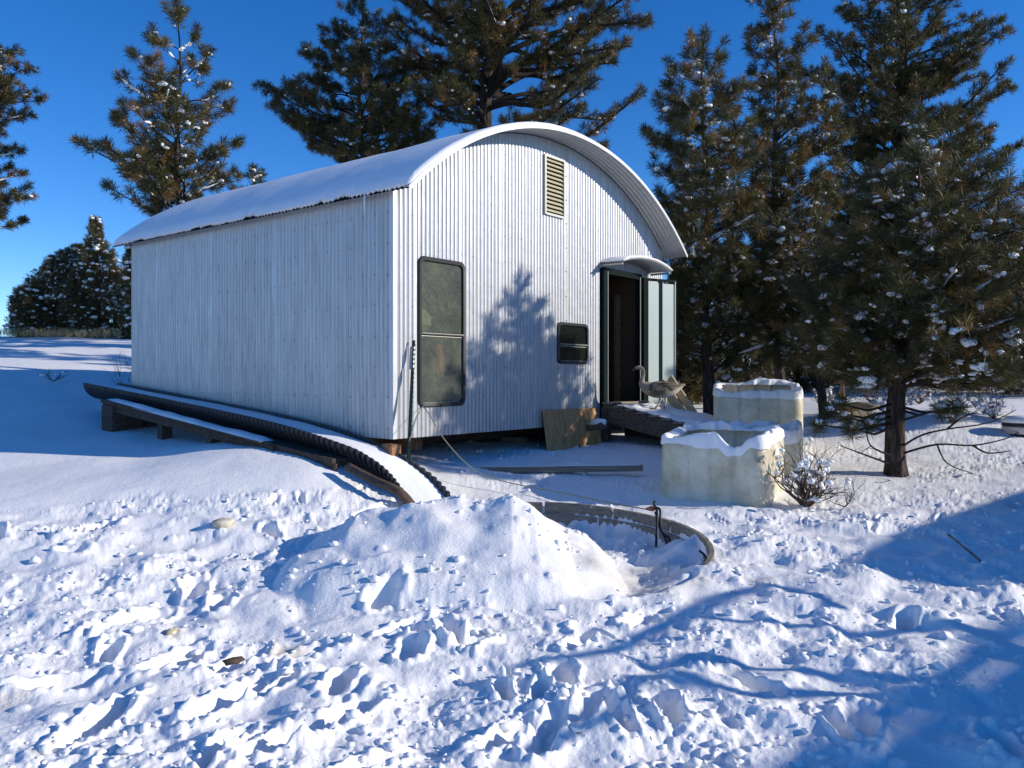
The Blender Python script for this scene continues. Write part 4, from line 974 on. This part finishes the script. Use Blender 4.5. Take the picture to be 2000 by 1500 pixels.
# far right tyre stack
x, y = 7.75, 12.6; zt0 = gz(x, y)-.1
ty = empty('tyre_stack', (x, y, zt0), 0, 'white and black round tub stack under snow at the right edge', 'tyres'); ty.scale = (.8, .8, .85)
def lathe(prof, n=24):
    return [[(r_*math.cos(2*PI*i/n), r_*math.sin(2*PI*i/n), z) for i in range(n)] for r_, z in prof]
MB().grid(lathe([(.3, 0), (.33, .03), (.34, .07), (.33, .1), (.3, .12)]), closed=True, cap=True).build('tyre', M['tyre'], ty, True)
MB().grid(lathe([(.3, .12), (.325, .13), (.33, .17), (.345, .18), (.33, .2), (.35, .22), (.33, .25), (.3, .26)]), closed=True, cap=True).build('white_ring', M['whitewall'], ty, True)
MB().grid(lathe([(.32, .255), (.34, .26), (.34, .31), (.3, .33)]), closed=True, cap=True).build('tyre', M['tyre'], ty, True)
MB().grid(lathe([(.34, .32), (.33, .38), (.25, .43), (.1, .45)]), closed=True, cap=True).build('snow_cap', M['snow_soft'], ty, True)
# dry grass at the far left
rs = np.random.RandomState(5); n = 800; X = rs.uniform(-17.2, -11.8, n); Yy = rs.uniform(24.6, 26.8, n)+np.sin(X*2)*.4; keep = noise(X*1.1, Yy*1.1, 55) > -.05
X = X[keep]; Yy = Yy[keep]; Z = ground_np(X, Yy, False); C = np.stack([X, Yy, Z+.03], -1); D = np.tile([0, 0, 1.0], (len(X), 1))
V, Fc, T = tufts(C, D*2.5, rs.rand(len(X)), .34, 6, .005, rs, .35, .02); o = mesh_obj('dry_grass', V, Fc, M['grass']); add_tint(o, T)
tag(o, 'dry straw coloured grass on the bank under the junipers', 'grass', kind='stuff')

# ------------------------------------------------------------------ geese
def goose_mat(name, back, belly, neckc):
    m = mat(name, back, .8, 0, .2); tc = nd(m, 'ShaderNodeTexCoord'); sp = nd(m, 'ShaderNodeSeparateXYZ'); lk(m, tc.outputs['Object'], sp.inputs[0])
    n = nd(m, 'ShaderNodeTexNoise', Scale=26.0, Detail=4.0); lk(m, tc.outputs['Object'], n.inputs['Vector'])
    # belly/back split on height + along body
    ad = nd(m, 'ShaderNodeMath', operation='MULTIPLY_ADD'); lk(m, sp.outputs[0], ad.inputs[0]); ad.inputs[1].default_value = -.6; lk(m, sp.outputs[2], ad.inputs[2])
    a2 = nd(m, 'ShaderNodeMath', operation='MULTIPLY_ADD'); lk(m, n.outputs[0], a2.inputs[0]); a2.inputs[1].default_value = .06; lk(m, ad.outputs[0], a2.inputs[2])
    c = ramp(m, a2.outputs[0], [(.17, belly), (.23, neckc), (.30, back), (.36, back), (.42, neckc)]); lk(m, c, pb(m).inputs['Base Color']); return m
def goose(loc, rz_, pts, secs, legs, wing, label, m1, feet=True):
    g_ = empty('goose', loc, rz_, label, 'goose'); rws = []
    P = catmull(pts, 6); Rw = []; Rh = []; k = len(pts)
    for i in range(len(P)):
        f = i/(len(P)-1)*(k-1); Rw.append(np.interp(f, range(k), [s[0] for s in secs])); Rh.append(np.interp(f, range(k), [s[1] for s in secs]))
    for i, p in enumerate(P):
        t = (P[min(i+1, len(P)-1)]-P[max(i-1, 0)]).normalized(); sd_ = Vector((0, 1, 0)); up = sd_.cross(t)*-1
        rws.append([p+sd_*math.cos(2*PI*j/16)*Rw[i]+up*math.sin(2*PI*j/16)*Rh[i] for j in range(16)])
    mb = MB().grid(rws, closed=True, cap=True)
    for L_ in legs: mb.tube(L_[:3], [.032, .02, .012], 8)
    b = mb.build('body', m1, g_, True); rm = b.modifiers.new('r', 'REMESH'); rm.mode = 'VOXEL'; rm.voxel_size = .006; rm.use_smooth_shade = True
    sm = b.modifiers.new('s', 'SMOOTH'); sm.iterations = 4; sm.factor = .5
    om = M.setdefault('orange', mat('orange_skin', (.5, .2, .08), .5))
    for L_ in legs:
        mb = MB().tube(L_[2:4], [.012, .011], 7); f = Vector(L_[3]); toe = MB()
        for a in (-.45, 0, .45): mb.tube([f, f+Vector((-math.cos(a)*.045, math.sin(a)*.045, .002)), f+Vector((-math.cos(a)*.085, math.sin(a)*.085, -.006))], [.011, .008, .004], 5)
        w_ = [f+Vector((0, 0, -.002))]+[f+Vector((-math.cos(a)*.078, math.sin(a)*.078, -.004)) for a in (-.45, 0, .45)]; mb.add(w_, [(0, 1, 2), (0, 2, 3)])
        mb.build('foot', om, g_, True)
    hd = Vector(pts[0]); MB().grid([[hd+Vector((x, math.cos(q)*w, z+math.sin(q)*h)) for q in [j*PI/4 for j in range(8)]] for x, z, w, h in ((0.01, .0, .017, .02), (-.025, -.008, .014, .014), (-.05, -.018, .010, .008), (-.062, -.022, .004, .004))], closed=True, cap=True).build('bill', mat('bill', (.13, .06, .035), .5), g_, True)
    for s in (-1, 1): MB().grid([[hd+Vector((.022+.005*math.cos(q)*k_, s*(.021+.002*(1-k_)), .012+.005*math.sin(q)*k_)) for q in [j*PI/4 for j in range(8)]] for k_ in (1, .5, .05)], closed=True).build('eye', M['cord'], g_, True)
    if wing:
        wm = goose_wing
        for s in (-1, 1):
            wg = MB(); rr = []
            for i in range(13):
                f = i/12; x = wing[0]+(wing[1]-wing[0])*f; h = .085*math.sin(PI*min(1, f*1.0+.12))**.7*(1-.45*f); yo = s*(.098*math.cos(f*1.45)+.012); zc = wing[2]+wing[3]*f
                rr.append([Vector((x+.02*u, yo*(1-.38*max(0, u)**2), zc+u*h)) for u in (-1, -.7, -.35, 0, .35, .7, 1)])
            wo = wg.grid(rr).build('wing', wm, g_, True); so_ = wo.modifiers.new('t', 'SOLIDIFY'); so_.thickness = .02; so_.offset = 0
            for k in range(5):
                z = wing[2]+.05-.024*k; fx_ = wing[0]+.10+.03*k
                MB().tube([(fx_, s*(.112-.004*abs(k-2)), z), (fx_+.13, s*.098, z+wing[3]*.4), (wing[1]+.02-.03*k, s*(.055), z*.5+.5*(wing[2]+wing[3]))], [.006, .011, .003], 5).build('flight_feather', goose_feather, wo, True)
    return g_
goose_body = goose_mat('goose_feathers', (.15, .115, .085), (.62, .58, .5), (.33, .27, .19))
goose_wing = mat('goose_wing', (.085, .065, .05), .8); noisy(goose_wing, coords(goose_wing, (8, 20, 30)), 1.5, [(.35, (.05, .038, .03)), (.5, (.12, .095, .07)), (.66, (.26, .21, .16))], 3, .3, .004)
goose_feather = mat('flight_feather', (.2, .16, .12), .8)
gq = r0+nn*.80+ff*.42; gq.z = rz(.80)+.072
G0 = 1286; kx = 12.08/F
def gp(px_, py_, y=0): return ((px_-1284)*kx, y, (801-py_)*kx)
gpts = [gp(1232, 722), gp(1237, 719.5), gp(1244, 721), gp(1248, 729), gp(1246, 740), gp(1245, 750), gp(1254, 758), gp(1270, 763), gp(1288, 764), gp(1304, 763), gp(1318, 757), gp(1328, 752)]
gsec = [(.018, .02), (.027, .03), (.024, .028), (.023, .025), (.028, .03), (.045, .05), (.085, .09), (.12, .115), (.12, .115), (.09, .085), (.05, .04), (.015, .01)]
legs = [[gp(1277, 772, -.06), gp(1280, 782, -.06), gp(1276, 789, -.06), gp(1268, 794.5, -.07)], [gp(1291, 774, .05), gp(1292, 786, .05), gp(1291, 791, .05), gp(1289, 801, .05)]]
legs[0][3] = (legs[0][3][0], -.07, .012)
goose(gq, 0, gpts, gsec, legs, (gp(1258, 0)[0], gp(1326, 0)[0], gp(0, 757)[2], -.01+.03), 'brown grey goose standing on the snowy ramp looking into the doorway', goose_body)
Y2 = 12.1; gx2 = (1652-1000)/F*Y2; k2 = 1
p2 = [(-.115, 0, .665), (-.095, 0, .672), (-.06, 0, .655), (-.045, 0, .60), (-.045, 0, .50), (-.05, 0, .40), (-.03, 0, .31), (.06, 0, .25), (.18, 0, .25), (.3, 0, .27), (.4, 0, .3), (.46, 0, .32)]
l2 = [[(.12, -.06, .2), (.13, -.06, .13), (.12, -.06, .08), (.1, -.06, .01)], [(.16, .06, .2), (.17, .06, .13), (.16, .06, .08), (.14, .06, .01)]]
goose((gx2, Y2, EYE-(745-HZ)/F*Y2-.67), -.5, p2, gsec, l2, (.0, .44, .29, .02), 'rusty necked goose standing upright behind the tanks near the leaning pine',
      goose_mat('rusty_goose_feathers', (.13, .09, .06), (.5, .42, .3), (.24, .12, .05)))
# ------------------------------------------------------------------ off to the right: barn and bare tree that throw the foreground shade
def to_sun(x, y, h): # point that is h above ground and shadows to x,y
    t = h/math.tan(SUN_EL); return Vector((x+SUN_DIR.x*t, y+SUN_DIR.y*t, h))
def make_barn(name, label, p0, p1, h, back, bw, rise_):
    A = to_sun(*p0, h); Bp = to_sun(*p1, h); dw = Bp-A; dw.z = 0; Lw = dw.length; dw.normalize(); nw_ = Vector((dw.y, -dw.x, 0))
    A = A-dw*back; Lw += back; A.z = -.2; root = empty(name, A, 0, label, 'barn')
    def bp(u, w, z): return dw*u+nw_*w+Vector((0, 0, z))
    wt = h+.2; ap = wt+rise_; mw = (bw+.3)/2; k = rise_/mw
    c0 = [bp(0, .3, 0), bp(Lw, .3, 0), bp(Lw, bw, 0), bp(0, bw, 0)]; c1 = [p+Vector((0, 0, wt+.3*k-.02)) for p in c0]
    MB().add(c0+c1, [(0, 1, 5, 4), (1, 2, 6, 5), (2, 3, 7, 6), (3, 0, 4, 7)]).add([c1[0], c1[3], bp(0, mw, ap-.02), c1[1], c1[2], bp(Lw, mw, ap-.02)], [(0, 1, 2), (3, 4, 5)]).build('wall', M['wood_ramp'], root)
    nb_ = int(Lw/.2); me = None
    for i in range(nb_):
        if me is None: o = MB().box((0, 0, 0), (Lw/nb_-.012, .03, wt), Matrix.Rotation(math.atan2(dw.y, dw.x), 3, 'Z')).build('plank', M['wood_ramp'], root); me = o
        else: o = me.copy(); COL.objects.link(o)
        o.location = bp((i+.5)*Lw/nb_, .28, wt/2)
    E = [bp(-.2, 0, wt), bp(Lw+.1, 0, wt), bp(Lw+.1, mw, ap), bp(-.2, mw, ap), bp(-.2, bw+.3, wt), bp(Lw+.1, bw+.3, wt)]
    MB().add(E+[p+Vector((0, 0, .12)) for p in E], [(0, 1, 2, 3), (3, 2, 5, 4), (6, 9, 8, 7), (9, 10, 11, 8), (0, 6, 7, 1), (4, 5, 11, 10), (0, 3, 9, 6), (3, 4, 10, 9), (1, 7, 8, 2), (2, 8, 11, 5)]).build('roof', M['snow_soft'], root)
make_barn('plank_barn', 'weathered plank barn with a snowy roof beyond the right edge, shading the foreground', (.98, 3.0), (3.1, 5.1), 3.3, 5, 6.0, 1.55)
make_barn('plank_woodshed', 'smaller plank woodshed beyond the right edge, shading the snow past the barn', (3.25, 7.5), (7.2, 11.3), 2.9, 0, 3.4, .8)
# bare tree with long branches
bt = empty('bare_tree', (0, 0, 0), 0, 'leafless tree beyond the right edge whose branches shade the snow', 'tree')
mb = MB(); base = Vector((6.2, 2.9, -.1)); fork = Vector((6.1, 2.95, 1.3)); trk = MB().tube([base, base*.5+fork*.5+Vector((.03, 0, 0)), fork], [.1, .085, .075], 8).build('trunk', M['bark'], bt, True)
def shp(px_, py_, h): x, y = gxy(px_, py_); p = to_sun(x, y, h); p.z += gz(x, y); return p
for pts, h in (([(1770, 1335), (1600, 1310), (1480, 1300), (1400, 1285), (1330, 1310), (1230, 1282)], 1.55), ([(1750, 1360), (1600, 1350), (1450, 1362), (1330, 1345), (1270, 1325), (1230, 1332), (1150, 1400), (1040, 1470)], 1.75), ([(1900, 1235), (1740, 1232), (1600, 1222), (1430, 1215), (1350, 1203)], 1.5), ([(1620, 1195), (1560, 1160), (1510, 1145), (1420, 1165), (1300, 1225), (1200, 1270), (1030, 1298)], 2.1), ([(1330, 1310), (1370, 1282), (1420, 1290), (1480, 1318)], 1.6)):
    Q_ = [shp(a, b, h+.0*i) for i, (a, b) in enumerate(pts)]; Q_ = catmull(([fork] if pts[0][0] > 1700 else [])+Q_, 4); n = len(Q_); mb.tube(Q_, [.05-.024*i/n for i in range(n)], 6)
mb.build('branches', M['twig'], bt, True, 'stuff')
print('tris', sum(len(o.data.polygons)*2 if o.type=='MESH' else 0 for o in S.objects))
